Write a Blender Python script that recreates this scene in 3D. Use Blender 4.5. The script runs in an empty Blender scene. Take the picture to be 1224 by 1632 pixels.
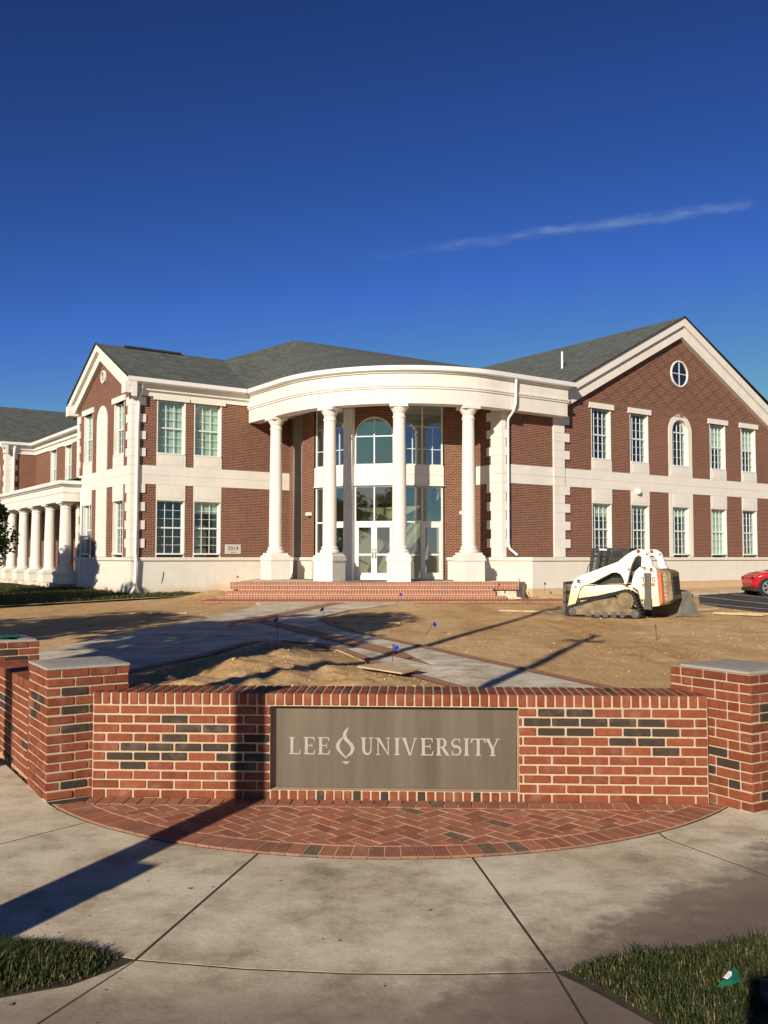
import bpy, math, random
from mathutils import Vector, noise, Matrix
R = math.radians
random.seed(7)
sc = bpy.context.scene
col = sc.collection

# ------------------------------------------------------------------ camera, sky, sun, exposure
cd = bpy.data.cameras.new('camera'); cam = bpy.data.objects.new('camera', cd); col.objects.link(cam)
cam.location = (0, 0, 1.763); cam.rotation_euler = (R(90) + math.atan(72/1480), 0, 0)
cd.sensor_fit = 'VERTICAL'; cd.sensor_height = 24; cd.sensor_width = 18; cd.lens = 24*1480/1632
cd.clip_start = .05; cd.clip_end = 20000
sc.camera = cam
EL, AZ = R(20.3), R(22.5)                       # light travels towards +Y, 22.5 deg right
W = bpy.data.worlds.new('World'); sc.world = W; W.use_nodes = True
nt = W.node_tree; nt.nodes.clear()
sky = nt.nodes.new('ShaderNodeTexSky'); sky.sky_type = 'NISHITA'; sky.sun_disc = False
sky.sun_elevation = EL; sky.sun_rotation = R(180) + AZ
sky.altitude = 2500; sky.air_density = .9; sky.dust_density = .1; sky.ozone_density = 4
hs = nt.nodes.new('ShaderNodeHueSaturation'); hs.inputs['Saturation'].default_value = 1.03; hs.inputs['Value'].default_value = 1.0
bgn = nt.nodes.new('ShaderNodeBackground'); bgn.inputs[1].default_value = .09
on = nt.nodes.new('ShaderNodeOutputWorld')
gm_ = nt.nodes.new('ShaderNodeGamma'); gm_.inputs[1].default_value = 1.6
tn_ = nt.nodes.new('ShaderNodeVectorMath'); tn_.operation = 'MULTIPLY'; tn_.inputs[1].default_value = (.43, .35, .365)
mn_ = nt.nodes.new('ShaderNodeVectorMath'); mn_.operation = 'MINIMUM'; mn_.inputs[1].default_value = (6, 5.4, 5)
nt.links.new(sky.outputs[0], gm_.inputs[0]); nt.links.new(gm_.outputs[0], tn_.inputs[0]); nt.links.new(tn_.outputs[0], mn_.inputs[0]); nt.links.new(mn_.outputs[0], hs.inputs['Color']); nt.links.new(hs.outputs[0], bgn.inputs[0]); nt.links.new(bgn.outputs[0], on.inputs[0])
sd = bpy.data.lights.new('sun', 'SUN'); sd.energy = 5.0; sd.angle = R(.5); sd.color = (1, .89, .73)
so = bpy.data.objects.new('sun', sd); col.objects.link(so)
so.rotation_euler = Vector((math.sin(AZ)*math.cos(EL), math.cos(AZ)*math.cos(EL), -math.sin(EL))).to_track_quat('-Z', 'Y').to_euler()
vs = sc.view_settings
sc.display_settings.display_device = 'sRGB'
vs.view_transform = 'Standard'; vs.look = 'None'; vs.exposure = .3; vs.gamma = 1; vs.use_curve_mapping = False
sc.cycles.max_bounces = 8; sc.cycles.transparent_max_bounces = 16; sc.cycles.volume_bounces = 0
sc.cycles.use_denoising = True
sc.cycles.sample_clamp_indirect = 4

# ------------------------------------------------------------------ mesh builder
class MB:
    def __init__(s): s.v = []; s.f = []; s.m = []; s.sm = []; s.t = []; s.uv = []
    def face(s, pts, m=0, smooth=False, tint=.5, uv=None):
        b = len(s.v); s.v += [tuple(p) for p in pts]; s.f.append(list(range(b, b+len(pts))))
        s.m.append(m); s.sm.append(smooth); s.t.append(tint); s.uv.append(uv)
    def grid(s, rows, m=0, smooth=True, closed=False, tint=.5):
        b = len(s.v); n = len(rows[0])
        for r in rows: s.v += [tuple(p) for p in r]
        for i in range(len(rows)-1):
            for j in range(n if closed else n-1):
                k = (j+1) % n
                s.f.append([b+i*n+j, b+i*n+k, b+(i+1)*n+k, b+(i+1)*n+j]); s.m.append(m); s.sm.append(smooth); s.t.append(tint); s.uv.append(None)
    def hexa(s, p, m=0, tint=.5):                 # 8 points: bottom 4 ccw, top 4 ccw
        for q in ((3,2,1,0),(4,5,6,7),(0,1,5,4),(1,2,6,5),(2,3,7,6),(3,0,4,7)): s.face([p[i] for i in q], m, False, tint)
    def box(s, x0, x1, y0, y1, z0, z1, m=0, tint=.5):
        s.hexa([(x0,y0,z0),(x1,y0,z0),(x1,y1,z0),(x0,y1,z0),(x0,y0,z1),(x1,y0,z1),(x1,y1,z1),(x0,y1,z1)], m, tint)
    def obox(s, c, ax, ay, az, hx, hy, hz, m=0, tint=.5):
        c = Vector(c); ax = Vector(ax)*hx; ay = Vector(ay)*hy; az = Vector(az)*hz
        s.hexa([c-ax-ay-az, c+ax-ay-az, c+ax+ay-az, c-ax+ay-az, c-ax-ay+az, c+ax-ay+az, c+ax+ay+az, c-ax+ay+az], m, tint)
    def cbox(s, c, ax, ay, az, hx, hy, hz, b=.004, m=0, tint=.5):     # box with chamfered edges
        c = Vector(c); A = (Vector(ax), Vector(ay), Vector(az)); H = (hx, hy, hz)
        P = {}
        def pt(sg, k):
            return tuple(c + sum((A[i]*(sg[i]*(H[i] if i == k else H[i]-b)) for i in range(3)), Vector()))
        S = (-1, 1)
        for k in range(3):
            i, j = (k+1) % 3, (k+2) % 3
            for sk in S:
                q = []
                for si, sj in ((-1,-1),(1,-1),(1,1),(-1,1)):
                    sg = [0,0,0]; sg[k] = sk; sg[i] = si; sg[j] = sj; q.append(pt(sg, k))
                s.face(q if sk > 0 else q[::-1], m, False, tint)
        for k in range(3):                        # edge strips along axis k
            i, j = (k+1) % 3, (k+2) % 3
            for si in S:
                for sj in S:
                    a = [0,0,0]; a[i] = si; a[j] = sj; a[k] = -1
                    d = list(a); d[k] = 1
                    q = [pt(a, i), pt(d, i), pt(d, j), pt(a, j)]
                    s.face(q if si*sj < 0 else q[::-1], m, False, tint)
        for a in ((x,y,z) for x in S for y in S for z in S):
            q = [pt(a,0), pt(a,1), pt(a,2)]
            s.face(q if a[0]*a[1]*a[2] > 0 else q[::-1], m, False, tint)
    def prism(s, pts, d, m=0, tint=.5, cap=True):  # planar polygon (3D points) swept by vector d
        pts = [Vector(p) for p in pts]; d = Vector(d); q = [p+d for p in pts]
        if cap: s.face(pts[::-1], m, False, tint); s.face(q, m, False, tint)
        for i in range(len(pts)):
            j = (i+1) % len(pts); s.face([pts[i], pts[j], q[j], q[i]], m, False, tint)
    def lathe(s, prof, c=(0,0,0), n=28, m=0, ax=None):
        c = Vector(c)
        if ax is None: X, Y, Z = Vector((1,0,0)), Vector((0,1,0)), Vector((0,0,1))
        else:
            Z = Vector(ax).normalized(); X = Z.orthogonal().normalized(); Y = Z.cross(X)
        rows = [[tuple(c + X*(r*math.cos(2*math.pi*k/n)) + Y*(r*math.sin(2*math.pi*k/n)) + Z*z) for k in range(n)] for r, z in prof]
        s.grid(rows, m, True, True)
        s.face(rows[0][::-1], m); s.face(rows[-1], m)
    def tube(s, path, r, n=8, m=0, r1=None, tint=.5):
        path = [Vector(p) for p in path]; rows = []; up = None
        for i, p in enumerate(path):
            d = (path[min(i+1, len(path)-1)] - path[max(i-1, 0)]).normalized()
            if up is None: up = d.orthogonal().normalized()
            x = (up - d*up.dot(d)).normalized(); up = x; y = d.cross(x)
            rr = r if r1 is None else r + (r1-r)*i/(len(path)-1)
            rows.append([tuple(p + x*(rr*math.cos(2*math.pi*k/n)) + y*(rr*math.sin(2*math.pi*k/n))) for k in range(n)])
        s.grid(rows, m, True, True, tint); s.face(rows[0][::-1], m, False, tint); s.face(rows[-1], m, False, tint)
    def build(s, name, mats, parent=None, loc=None, rotz=None, scale=None):
        me = bpy.data.meshes.new(name); me.from_pydata(s.v, [], s.f)
        if not isinstance(mats, (list, tuple)): mats = [mats]
        for m in mats: me.materials.append(m)
        me.polygons.foreach_set('material_index', s.m); me.polygons.foreach_set('use_smooth', s.sm)
        at = me.attributes.new('tint', 'FLOAT', 'FACE'); at.data.foreach_set('value', s.t)
        uvl = me.uv_layers.new(name='UVMap'); data = [0.0]*(2*len(me.loops)); i = 0
        vv = [Vector(p) for p in s.v]
        for f, u in zip(s.f, s.uv):
            if u is None:
                n = (vv[f[1]]-vv[f[0]]).cross(vv[f[2]]-vv[f[0]])
                if len(f) > 3: n = n + (vv[f[2]]-vv[f[0]]).cross(vv[f[3]]-vv[f[0]])
                if n.length > 1e-12: n.normalize()
                if abs(n.z) > .96 or n.length < .5: t = Vector((1,0,0)); b = Vector((0,1,0))
                else:
                    t = Vector((-n.y, n.x, 0)).normalized(); b = n.cross(t)
                    if b.z < 0: b = -b
                u = [(vv[k].dot(t), vv[k].dot(b)) for k in f]
            for a, b2 in u: data[i] = a; data[i+1] = b2; i += 2
        uvl.data.foreach_set('uv', data)
        me.validate(); me.update()
        o = bpy.data.objects.new(name, me); col.objects.link(o)
        if parent is not None: o.parent = parent
        if loc is not None: o.location = loc
        if rotz is not None: o.rotation_euler = (0, 0, rotz)
        if scale is not None: o.scale = scale
        return o

def tag(o, label=None, cat=None, group=None, kind=None):
    if label: o['label'] = label
    if cat: o['category'] = cat
    if group: o['group'] = group
    if kind: o['kind'] = kind
    return o
def empty(name, loc, rz=0, **k):
    o = bpy.data.objects.new(name, None); col.objects.link(o); o.location = loc; o.rotation_euler = (0, 0, rz); o.empty_display_size = .2
    return tag(o, **k)
def share(o, name, parent=None, loc=(0,0,0), rotz=0):
    c = o.copy(); c.name = name; col.objects.link(c); c.parent = parent; c.location = loc; c.rotation_euler = (0, 0, rotz); return c

# ------------------------------------------------------------------ materials
class NT:
    def __init__(s, name):
        s.mat = bpy.data.materials.new(name); s.mat.use_nodes = True; s.t = s.mat.node_tree; s.N = s.t.nodes
        s.b = s.N['Principled BSDF']; s.out = s.N['Material Output']
    def n(s, typ, **k):
        o = s.N.new('ShaderNode'+typ)
        for a, v in k.items():
            if a.startswith('i_'): o.inputs[a[2:].replace('_', ' ')].default_value = v
            else: setattr(o, a, v)
        return o
    def l(s, a, b): s.t.links.new(a, b)
    def tex(s, kind='Object'):
        return s.n('TexCoord').outputs[kind]
    def noise(s, vec, scale, detail=4, rough=.55):
        o = s.n('TexNoise'); o.inputs['Scale'].default_value = scale; o.inputs['Detail'].default_value = detail; o.inputs['Roughness'].default_value = rough
        s.l(vec, o.inputs['Vector']); return o.outputs[0]
    def ramp(s, fac, stops):
        o = s.n('ValToRGB'); e = o.color_ramp.elements
        while len(e) < len(stops): e.new(.5)
        for el, (p, c) in zip(e, stops): el.position = p; el.color = (*c, 1) if len(c) == 3 else c
        s.l(fac, o.inputs[0]); return o.outputs[0]
    def mix(s, fac, a, b, typ='MIX'):
        o = s.n('Mix', data_type='RGBA', blend_type=typ)
        for sock, v in ((o.inputs[0], fac), (o.inputs[6], a), (o.inputs[7], b)):
            if isinstance(v, (int, float)): sock.default_value = v
            elif isinstance(v, tuple): sock.default_value = (*v, 1) if len(v) == 3 else v
            else: s.l(v, sock)
        return o.outputs[2]
    def math(s, op, a, b=None, c=None):
        o = s.n('Math', operation=op)
        for i, v in enumerate((a, b, c)):
            if v is None: continue
            if isinstance(v, (int, float)): o.inputs[i].default_value = v
            else: s.l(v, o.inputs[i])
        return o.outputs[0]
    def bump(s, h, strength=.3, dist=.01):
        o = s.n('Bump'); o.inputs['Strength'].default_value = strength; o.inputs['Distance'].default_value = dist
        s.l(h, o.inputs['Height']); s.l(o.outputs[0], s.b.inputs['Normal'])
    def base(s, c):
        if isinstance(c, tuple): s.b.inputs['Base Color'].default_value = (*c, 1)
        else: s.l(c, s.b.inputs['Base Color'])
    def set(s, rough=.6, metal=0, spec=.5):
        s.b.inputs['Roughness'].default_value = rough; s.b.inputs['Metallic'].default_value = metal; s.b.inputs['Specular IOR Level'].default_value = spec

def simple(name, c, rough=.6, metal=0, var=.12, scale=6, spec=.4, bump=0):
    k = NT(name); t = k.tex(); f = k.noise(t, scale, 6)
    lo = tuple(x*(1-var) for x in c); hi = tuple(min(1, x*(1+var)) for x in c)
    k.base(k.ramp(f, [(.3, lo), (.7, hi)])); k.set(rough, metal, spec)
    if bump: k.bump(k.noise(t, scale*8, 6), bump, .01)
    return k.mat

def brick_facade(name, lattice=False):
    k = NT(name); uv = k.n('UVMap').outputs[0]
    b = k.n('TexBrick'); k.l(uv, b.inputs['Vector'])
    for a, v in (('Scale', 1), ('Mortar Size', .0095), ('Mortar Smooth', .1), ('Bias', -.12), ('Brick Width', .2032), ('Row Height', .0677)): b.inputs[a].default_value = v
    b.inputs['Color1'].default_value = (.19, .044, .023, 1); b.inputs['Color2'].default_value = (.05, .02, .017, 1); b.inputs['Mortar'].default_value = (.39, .28, .195, 1)
    n1 = k.noise(uv, 1.1, 5, .6); n2 = k.noise(uv, .22, 3)
    c = k.mix(k.math('MULTIPLY', n1, .3), b.outputs[0], (.16, .055, .035), 'MIX')
    c = k.mix(.35, c, k.ramp(n2, [(.3, (.62,.6,.6)), (.7, (1,1,1))]), 'MULTIPLY')
    if lattice:                                   # raised diagonal courses laid across the pediment
        sp = k.n('SeparateXYZ'); k.l(uv, sp.inputs[0])
        ln = []
        for sg in (.62, -.62):
            w = k.math('ADD', k.math('MULTIPLY', sp.outputs[0], sg), sp.outputs[1])
            fr = k.math('FRACT', k.math('DIVIDE', w, .62))
            ln.append(k.math('LESS_THAN', fr, .13))
        m = k.math('MAXIMUM', ln[0], ln[1])
        c = k.mix(k.math('MULTIPLY', m, .36), c, (.045, .02, .018))
        h = k.math('ADD', b.outputs['Fac'], k.math('MULTIPLY', m, -2.0)); k.bump(k.math('MULTIPLY', h, -1), .5, .01)
    else: k.bump(k.math('MULTIPLY', b.outputs['Fac'], -1), .35, .006)
    k.base(c); k.set(.85, 0, .2); return k.mat

def tinted_brick(name, red, dark, rough=.8, worn=0):
    k = NT(name); a = k.n('Attribute', attribute_name='tint'); t = k.tex()
    f = a.outputs['Fac']
    c = k.ramp(f, [(0, dark), (.14, dark), (.16, tuple(x*.74 for x in red)), (.55, red), (1, (min(1, red[0]*1.22), red[1]*1.35, red[2]*1.4))])
    n = k.noise(t, 38, 6, .65); n2 = k.noise(t, 7, 4)
    n5 = k.noise(t, 13, 5, .7); c = k.mix(.55, c, k.ramp(n5, [(.32, (.6,.55,.52)), (.6, (1,1,1))]), 'MULTIPLY')
    c = k.mix(.5, c, k.ramp(n, [(.3, (.55,.52,.5)), (.65, (1.0,1.0,1.0))]), 'MULTIPLY')
    c = k.mix(k.math('MULTIPLY', k.ramp(n2, [(.52, (0,0,0)), (.75, (1,1,1))]), .22 + worn), c, (.42, .3, .22))
    if worn:
        n3 = k.noise(t, 1.7, 5); c = k.mix(k.math('MULTIPLY', k.ramp(n3, [(.42, (0,0,0)), (.68, (1,1,1))]), .45), c, (.2, .12, .085))
    k.base(c); k.set(rough, 0, .25); k.bump(n, .45, .004); return k.mat

def mortar(name, c=(.56, .42, .29)):
    k = NT(name); t = k.tex(); n = k.noise(t, 60, 6, .7); n2 = k.noise(t, 4, 4)
    cc = k.ramp(n, [(.3, tuple(x*.78 for x in c)), (.7, c)])
    k.base(k.mix(.4, cc, k.ramp(n2, [(.3, (.75,.72,.7)), (.7, (1,1,1))]), 'MULTIPLY')); k.set(.95, 0, .1); k.bump(n, .7, .006); return k.mat

def stone_mat(name, c=(.775, .742, .67), stain=False):
    k = NT(name); t = k.tex(); n = k.noise(t, 1.3, 6, .6); n2 = k.noise(t, 26, 5)
    cc = k.ramp(n, [(.3, tuple(x*.9 for x in c)), (.72, c)])
    cc = k.mix(.25, cc, k.ramp(n2, [(.3, (.82,.8,.78)), (.7, (1,1,1))]), 'MULTIPLY')
    mp = k.n('Mapping'); mp.inputs['Scale'].default_value = (3.2, 3.2, .22); k.l(t, mp.inputs[0]); cc = k.mix(.16, cc, k.ramp(k.noise(mp.outputs[0], 1.5, 6, .65), [(.34, (.78,.73,.66)), (.55, (1,1,1))]), 'MULTIPLY')
    if stain:                                     # splashed clay along the foot of the wall
        sp = k.n('SeparateXYZ'); k.l(t, sp.inputs[0])
        h = k.math('ADD', sp.outputs[2], k.math('MULTIPLY', k.noise(t, .6, 5), -.7))
        cc = k.mix(k.ramp(h, [(0, (.75,.75,.75)), (.32, (0,0,0))]), cc, (.62, .42, .24))
    k.base(cc); k.set(.8, 0, .25); k.bump(n2, .15, .004); return k.mat

M = {}
M['brick'] = brick_facade('facade_brick'); M['gbrick'] = brick_facade('pediment_brick', True)
M['stone'] = stone_mat('cast_stone'); M['plinth'] = stone_mat('plinth_stone', (.755, .715, .63), True)
M['white'] = simple('white_trim_paint', (.8, .77, .72), .45, var=.03, scale=3)
M['sash'] = simple('white_sash_paint', (.68, .69, .66), .4, var=.03)
M['gutter'] = simple('aluminium_gutter', (.76, .76, .74), .35, var=.03)
def shingles():
    k = NT('asphalt_shingles'); uv = k.n('UVMap').outputs[0]; b = k.n('TexBrick'); k.l(uv, b.inputs['Vector'])
    for a, v in (('Scale', 1), ('Mortar Size', .008), ('Brick Width', .3), ('Row Height', .14), ('Bias', 0)): b.inputs[a].default_value = v
    b.inputs['Color1'].default_value = (.17, .185, .17, 1); b.inputs['Color2'].default_value = (.11, .12, .112, 1); b.inputs['Mortar'].default_value = (.05, .055, .052, 1)
    n = k.noise(uv, 2.2, 6, .7); n2 = k.noise(uv, 11, 4)
    c = k.mix(.6, b.outputs[0], k.ramp(n, [(.3, (.6,.6,.6)), (.7, (1.0,1.0,1.0))]), 'MULTIPLY')
    c = k.mix(.5, c, k.ramp(n2, [(.3, (.6,.6,.6)), (.7, (1.0,1.0,1.0))]), 'MULTIPLY')
    k.base(c); k.set(.95, 0, .1); k.bump(n2, .6, .02); return k.mat
M['roof'] = shingles()
def glass(name, tint=(.7, .82, .76), ior=1.55, boost=.09):
    k = NT(name); tr = k.n('BsdfTransparent'); tr.inputs[0].default_value = (*tint, 1)
    g = k.n('BsdfGlossy'); g.inputs['Roughness'].default_value = .02; g.inputs[0].default_value = (.8, .9, 1, 1)
    fr = k.n('LayerWeight'); fr.inputs[0].default_value = .5; fc = k.math('MULTIPLY', k.math('POWER', fr.outputs['Facing'], 4.0), .8)
    bp = k.n('Bump'); bp.inputs['Strength'].default_value = .05; bp.inputs['Distance'].default_value = .02
    k.l(k.noise(k.tex(), 1.6, 2), bp.inputs['Height']); k.l(bp.outputs[0], g.inputs['Normal'])
    mx = k.n('MixShader'); k.l(k.math('ADD', fc, boost), mx.inputs[0]); k.l(tr.outputs[0], mx.inputs[1]); k.l(g.outputs[0], mx.inputs[2])
    k.l(mx.outputs[0], k.out.inputs[0]); return k.mat
M['glass'] = glass('window_glass'); M['lobby_glass'] = glass('lobby_glass', (.66, .71, .66), 1.6, .27)
M['cabglass'] = glass('cab_glass', (.35, .42, .4))
M['blind'] = simple('pale_blind', (.62, .68, .58), .8, var=.05, scale=2)
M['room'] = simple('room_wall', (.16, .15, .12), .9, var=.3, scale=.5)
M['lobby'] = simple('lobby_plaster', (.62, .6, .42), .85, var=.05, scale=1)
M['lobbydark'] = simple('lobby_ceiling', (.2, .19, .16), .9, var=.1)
M['fbrick'] = tinted_brick('wall_brick', (.235, .064, .03), (.054, .039, .03))
M['paver'] = tinted_brick('paver_brick', (.43, .165, .092), (.2, .14, .09), .85, .15)
M['mortar'] = mortar('wall_mortar'); M['jointsand'] = mortar('paver_joint', (.72, .55, .38))
M['capcem'] = mortar('cement_cap', (.4, .38, .34))
M['black'] = simple('black_steel', (.03, .028, .025), .6, var=.4)
M['rubber'] = simple('black_rubber', (.022, .021, .02), .85, var=.3)
M['dgrey'] = simple('dark_grey_steel', (.095, .085, .07), .65, var=.35, scale=5)

def concrete(name, c, wet=False, sc_=1.0):
    k = NT(name); t = k.tex('Object'); n = k.noise(t, 2.2*sc_, 8, .65); n2 = k.noise(t, 45, 6, .7); n3 = k.noise(t, .55, 5, .6); n4 = k.noise(t, 9, 6, .6)
    cc = k.ramp(n, [(.28, tuple(x*.66 for x in c)), (.5, tuple(x*.93 for x in c)), (.72, c)])
    cc = k.mix(.5, cc, k.ramp(n2, [(.28, (.62,.6,.58)), (.6, (1,1,1))]), 'MULTIPLY')
    cc = k.mix(.5, cc, k.ramp(n3, [(.32, (.66,.6,.52)), (.62, (1,1,1))]), 'MULTIPLY')
    vo = k.n('TexVoronoi', feature='F1'); vo.inputs['Scale'].default_value = 7; k.l(t, vo.inputs['Vector'])
    n7 = k.noise(t, 1.1*sc_, 7, .7); n8 = k.noise(t, 5.5, 7, .72)
    cc = k.mix(.75, cc, k.ramp(k.math('ADD', k.math('MULTIPLY', n7, .6), k.math('MULTIPLY', n8, .4)), [(.38, (.5,.44,.38)), (.47, (.82,.78,.72)), (.56, (1,1,1))]), 'MULTIPLY')
    cc = k.mix(.5, cc, k.ramp(n8, [(.62, (0,0,0)), (.72, (.35,.33,.3))]), 'ADD')
    spk = k.math('LESS_THAN', k.math('ADD', vo.outputs['Distance'], k.math('MULTIPLY', n4, .12)), .105)
    cc = k.mix(k.math('MULTIPLY', spk, .45), cc, (.1, .08, .055))
    rough = .9
    if wet:                                       # the slabs still wet from a sprinkler
        sp = k.n('SeparateXYZ'); k.l(t, sp.inputs[0]); X, Y = sp.outputs[0], sp.outputs[1]
        # signed distance to the wet area's edge: line from (0.2,4.35) to (2.9,5.85)
        d = k.math('SUBTRACT', k.math('MULTIPLY', k.math('SUBTRACT', X, .86), .673), k.math('MULTIPLY', k.math('SUBTRACT', Y, 4.41), .74))
        d = k.math('ADD', d, k.math('MULTIPLY', k.math('SUBTRACT', n, .5), .9)); d = k.math('ADD', d, k.math('MULTIPLY', k.math('SUBTRACT', n4, .5), .5))
        w = k.ramp(k.math('ADD', d, .5), [(.42, (0,0,0)), (.62, (.8,.8,.8)), (.9, (1,1,1))])
        w2 = k.ramp(k.math('ADD', k.math('MULTIPLY', k.math('SUBTRACT', 4.35, Y), .8), k.math('MULTIPLY', n3, .9)), [(.62, (0,0,0)), (1.05, (.72,.72,.72))])
        w = k.math('MAXIMUM', w, w2)
        cc = k.mix(w, cc, k.mix(.86, cc, (.13, .092, .072), 'MIX'))
        k.l(k.math('SUBTRACT', .92, k.math('MULTIPLY', w, .42)), k.b.inputs['Roughness'])
        k.b.inputs['Specular IOR Level'].default_value = .3
    else: k.set(rough, 0, .2)
    k.base(cc)
    if wet: k.b.inputs['Specular IOR Level'].default_value = .3
    k.bump(k.math('ADD', n2, k.math('MULTIPLY', n4, .6)), .35, .006); return k.mat
M['walk'] = concrete('sidewalk_concrete', (.77, .685, .52), True)
M['path'] = concrete('path_concrete', (.8, .72, .57))
M['joint'] = simple('joint_dirt', (.05, .035, .022), .95, var=.5, scale=20)
def dirt():
    k = NT('clay_dirt'); t = k.tex(); n = k.noise(t, .35, 8, .6); n2 = k.noise(t, 14, 8, .7); n3 = k.noise(t, 2.1, 6, .6)
    c = k.ramp(n, [(.3, (.76, .5, .24)), (.55, (.84, .585, .3)), (.75, (.88, .64, .36))])
    c = k.mix(.75, c, k.ramp(n2, [(.3, (.5,.46,.42)), (.62, (1,1,1))]), 'MULTIPLY')
    c = k.mix(.55, c, k.ramp(n3, [(.3, (.62,.56,.5)), (.65, (1,1,1))]), 'MULTIPLY')
    mp = k.n('Mapping'); mp.inputs['Rotation'].default_value = (0,0,R(-28)); mp.inputs['Scale'].default_value = (.9,.16,1); k.l(t, mp.inputs[0])
    n4 = k.noise(mp.outputs[0], 1.2, 6, .62); c = k.mix(.5, c, k.ramp(n4, [(.36, (.6,.5,.42)), (.5, (.92,.9,.88)), (.62, (1,1,1))]), 'MULTIPLY')
    n6 = k.noise(t, .16, 4); c = k.mix(.4, c, k.ramp(n6, [(.38, (.66,.56,.47)), (.55, (1,1,1))]), 'MULTIPLY')
    k.base(c); k.set(.97, 0, .1); k.bump(k.math('ADD', n2, n3), .7, .03); return k.mat
M['dirt'] = dirt()
def soil():
    k = NT('lawn_soil'); t = k.tex(); n = k.noise(t, 3, 6); n2 = k.noise(t, 40, 6, .7)
    c = k.mix(n2, k.ramp(n, [(.3, (.03, .05, .012)), (.7, (.06, .075, .022))]), (.05, .045, .02)); k.base(c); k.set(.95, 0, .1); k.bump(n2, .8, .02); return k.mat
M['soil'] = soil()
def asphalt():
    k = NT('asphalt'); t = k.tex(); n = k.noise(t, 1, 6); n2 = k.noise(t, 60, 4, .7)
    k.base(k.mix(.5, k.ramp(n, [(.3, (.055, .052, .048)), (.7, (.085, .08, .073))]), k.ramp(n2, [(.3, (.5,.5,.5)), (.7, (1,1,1))]), 'MULTIPLY')); k.set(.9, 0, .2); return k.mat
M['asphalt'] = asphalt(); M['line'] = simple('road_paint', (.6, .58, .52), .8, var=.2, scale=8)
def paver_tex():
    k = NT('paver_band'); uv = k.n('UVMap').outputs[0]; b = k.n('TexBrick'); k.l(uv, b.inputs['Vector'])
    for a, v in (('Scale', 1), ('Mortar Size', .006), ('Brick Width', .2), ('Row Height', .1), ('Bias', 0)): b.inputs[a].default_value = v
    b.inputs['Color1'].default_value = (.36, .14, .085, 1); b.inputs['Color2'].default_value = (.24, .09, .06, 1); b.inputs['Mortar'].default_value = (.45, .33, .22, 1)
    n = k.noise(uv, 1.2, 5); k.base(k.mix(k.math('MULTIPLY', n, .5), b.outputs[0], (.45, .28, .17))); k.set(.9, 0, .15); return k.mat
M['pband'] = paver_tex()
def leafm(name, a, b):
    k = NT(name); at = k.n('Attribute', attribute_name='tint'); k.base(k.ramp(at.outputs['Fac'], [(0, a), (1, b)])); k.set(.55, 0, .3)
    tl = k.n('BsdfTranslucent'); k.l(k.b.inputs['Base Color'].links[0].from_socket, tl.inputs[0])
    mx = k.n('MixShader'); mx.inputs[0].default_value = .3; k.l(k.b.outputs[0], mx.inputs[1]); k.l(tl.outputs[0], mx.inputs[2]); k.l(mx.outputs[0], k.out.inputs[0]); return k.mat
M['leaf'] = leafm('leaf', (.025, .05, .012), (.085, .13, .03)); M['blade'] = leafm('grass_blade', (.019, .05, .008), (.28, .21, .1))
M['bark'] = simple('bark', (.1, .075, .05), .9, var=.4, scale=9, bump=.6); M['wood'] = simple('weathered_wood', (.5, .37, .22), .85, var=.25, scale=7, bump=.3)
M['pole'] = simple('pole_wood', (.16, .12, .085), .9, var=.3)
M['red'] = simple('red_car_paint', (.52, .008, .014), .18, var=.03, spec=.6); M['tyre'] = simple('tyre', (.018, .018, .018), .8, var=.2)
M['alloy'] = simple('alloy_wheel', (.62, .6, .58), .3, .75, var=.05)
def dirty_paint():
    k = NT('cream_machine_paint'); t = k.tex(); n = k.noise(t, 2.5, 7, .65); sp = k.n('SeparateXYZ'); k.l(t, sp.inputs[0])
    h = k.math('SUBTRACT', k.math('ADD', k.math('MULTIPLY', n, 1.2), .35), k.math('MULTIPLY', sp.outputs[2], .62))
    c = k.mix(k.ramp(h, [(.3, (0,0,0)), (.75, (.8,.8,.8))]), (.84, .79, .66), (.6, .46, .24))
    n2 = k.noise(t, 17, 6, .7); c = k.mix(k.ramp(n2, [(.63, (0,0,0)), (.7, (.55,.55,.55))]), c, (.25, .16, .08)); k.base(c); k.set(.5, 0, .4); return k.mat
M['cream'] = dirty_paint(); M['orange'] = simple('orange_machine_paint', (.62, .14, .05), .5, var=.25, scale=8)
M['mud'] = simple('muddy_steel', (.2, .15, .09), .9, var=.35, scale=7, bump=.4)
M['blueflag'] = simple('blue_flag_plastic', (.012, .04, .33), .5, var=.1); M['redflag'] = simple('red_flag_plastic', (.62, .03, .02), .5, var=.1)
M['orangenet'] = simple('orange_plastic', (.75, .16, .05), .5, var=.1)
M['green'] = simple('green_plastic', (.01, .16, .08), .4, var=.15); M['label'] = simple('white_print', (.8, .82, .8), .5, var=.03)
M['rust'] = simple('rusty_steel', (.2, .09, .04), .8, var=.4, scale=12)
M['amber'] = simple('warm_lens', (.8, .75, .66), .3)
def bronze():
    k = NT('bronze_plate'); t = k.tex(); mp = k.n('Mapping'); mp.inputs['Scale'].default_value = (9, 1, .7); k.l(t, mp.inputs[0])
    n = k.noise(mp.outputs[0], 1.0, 5, .6); mp2 = k.n('Mapping'); mp2.inputs['Scale'].default_value = (2, 1, 160); k.l(t, mp2.inputs[0]); n2 = k.noise(mp2.outputs[0], 1.5, 3)
    c = k.ramp(n, [(.28, (.098, .078, .056)), (.5, (.13, .104, .075)), (.75, (.162, .13, .094))])
    c = k.mix(.3, c, k.ramp(n2, [(.3, (.6,.6,.6)), (.7, (1,1,1))]), 'MULTIPLY'); k.base(c); k.set(.48, .25, .4); k.bump(n2, .15, .002); return k.mat
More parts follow.
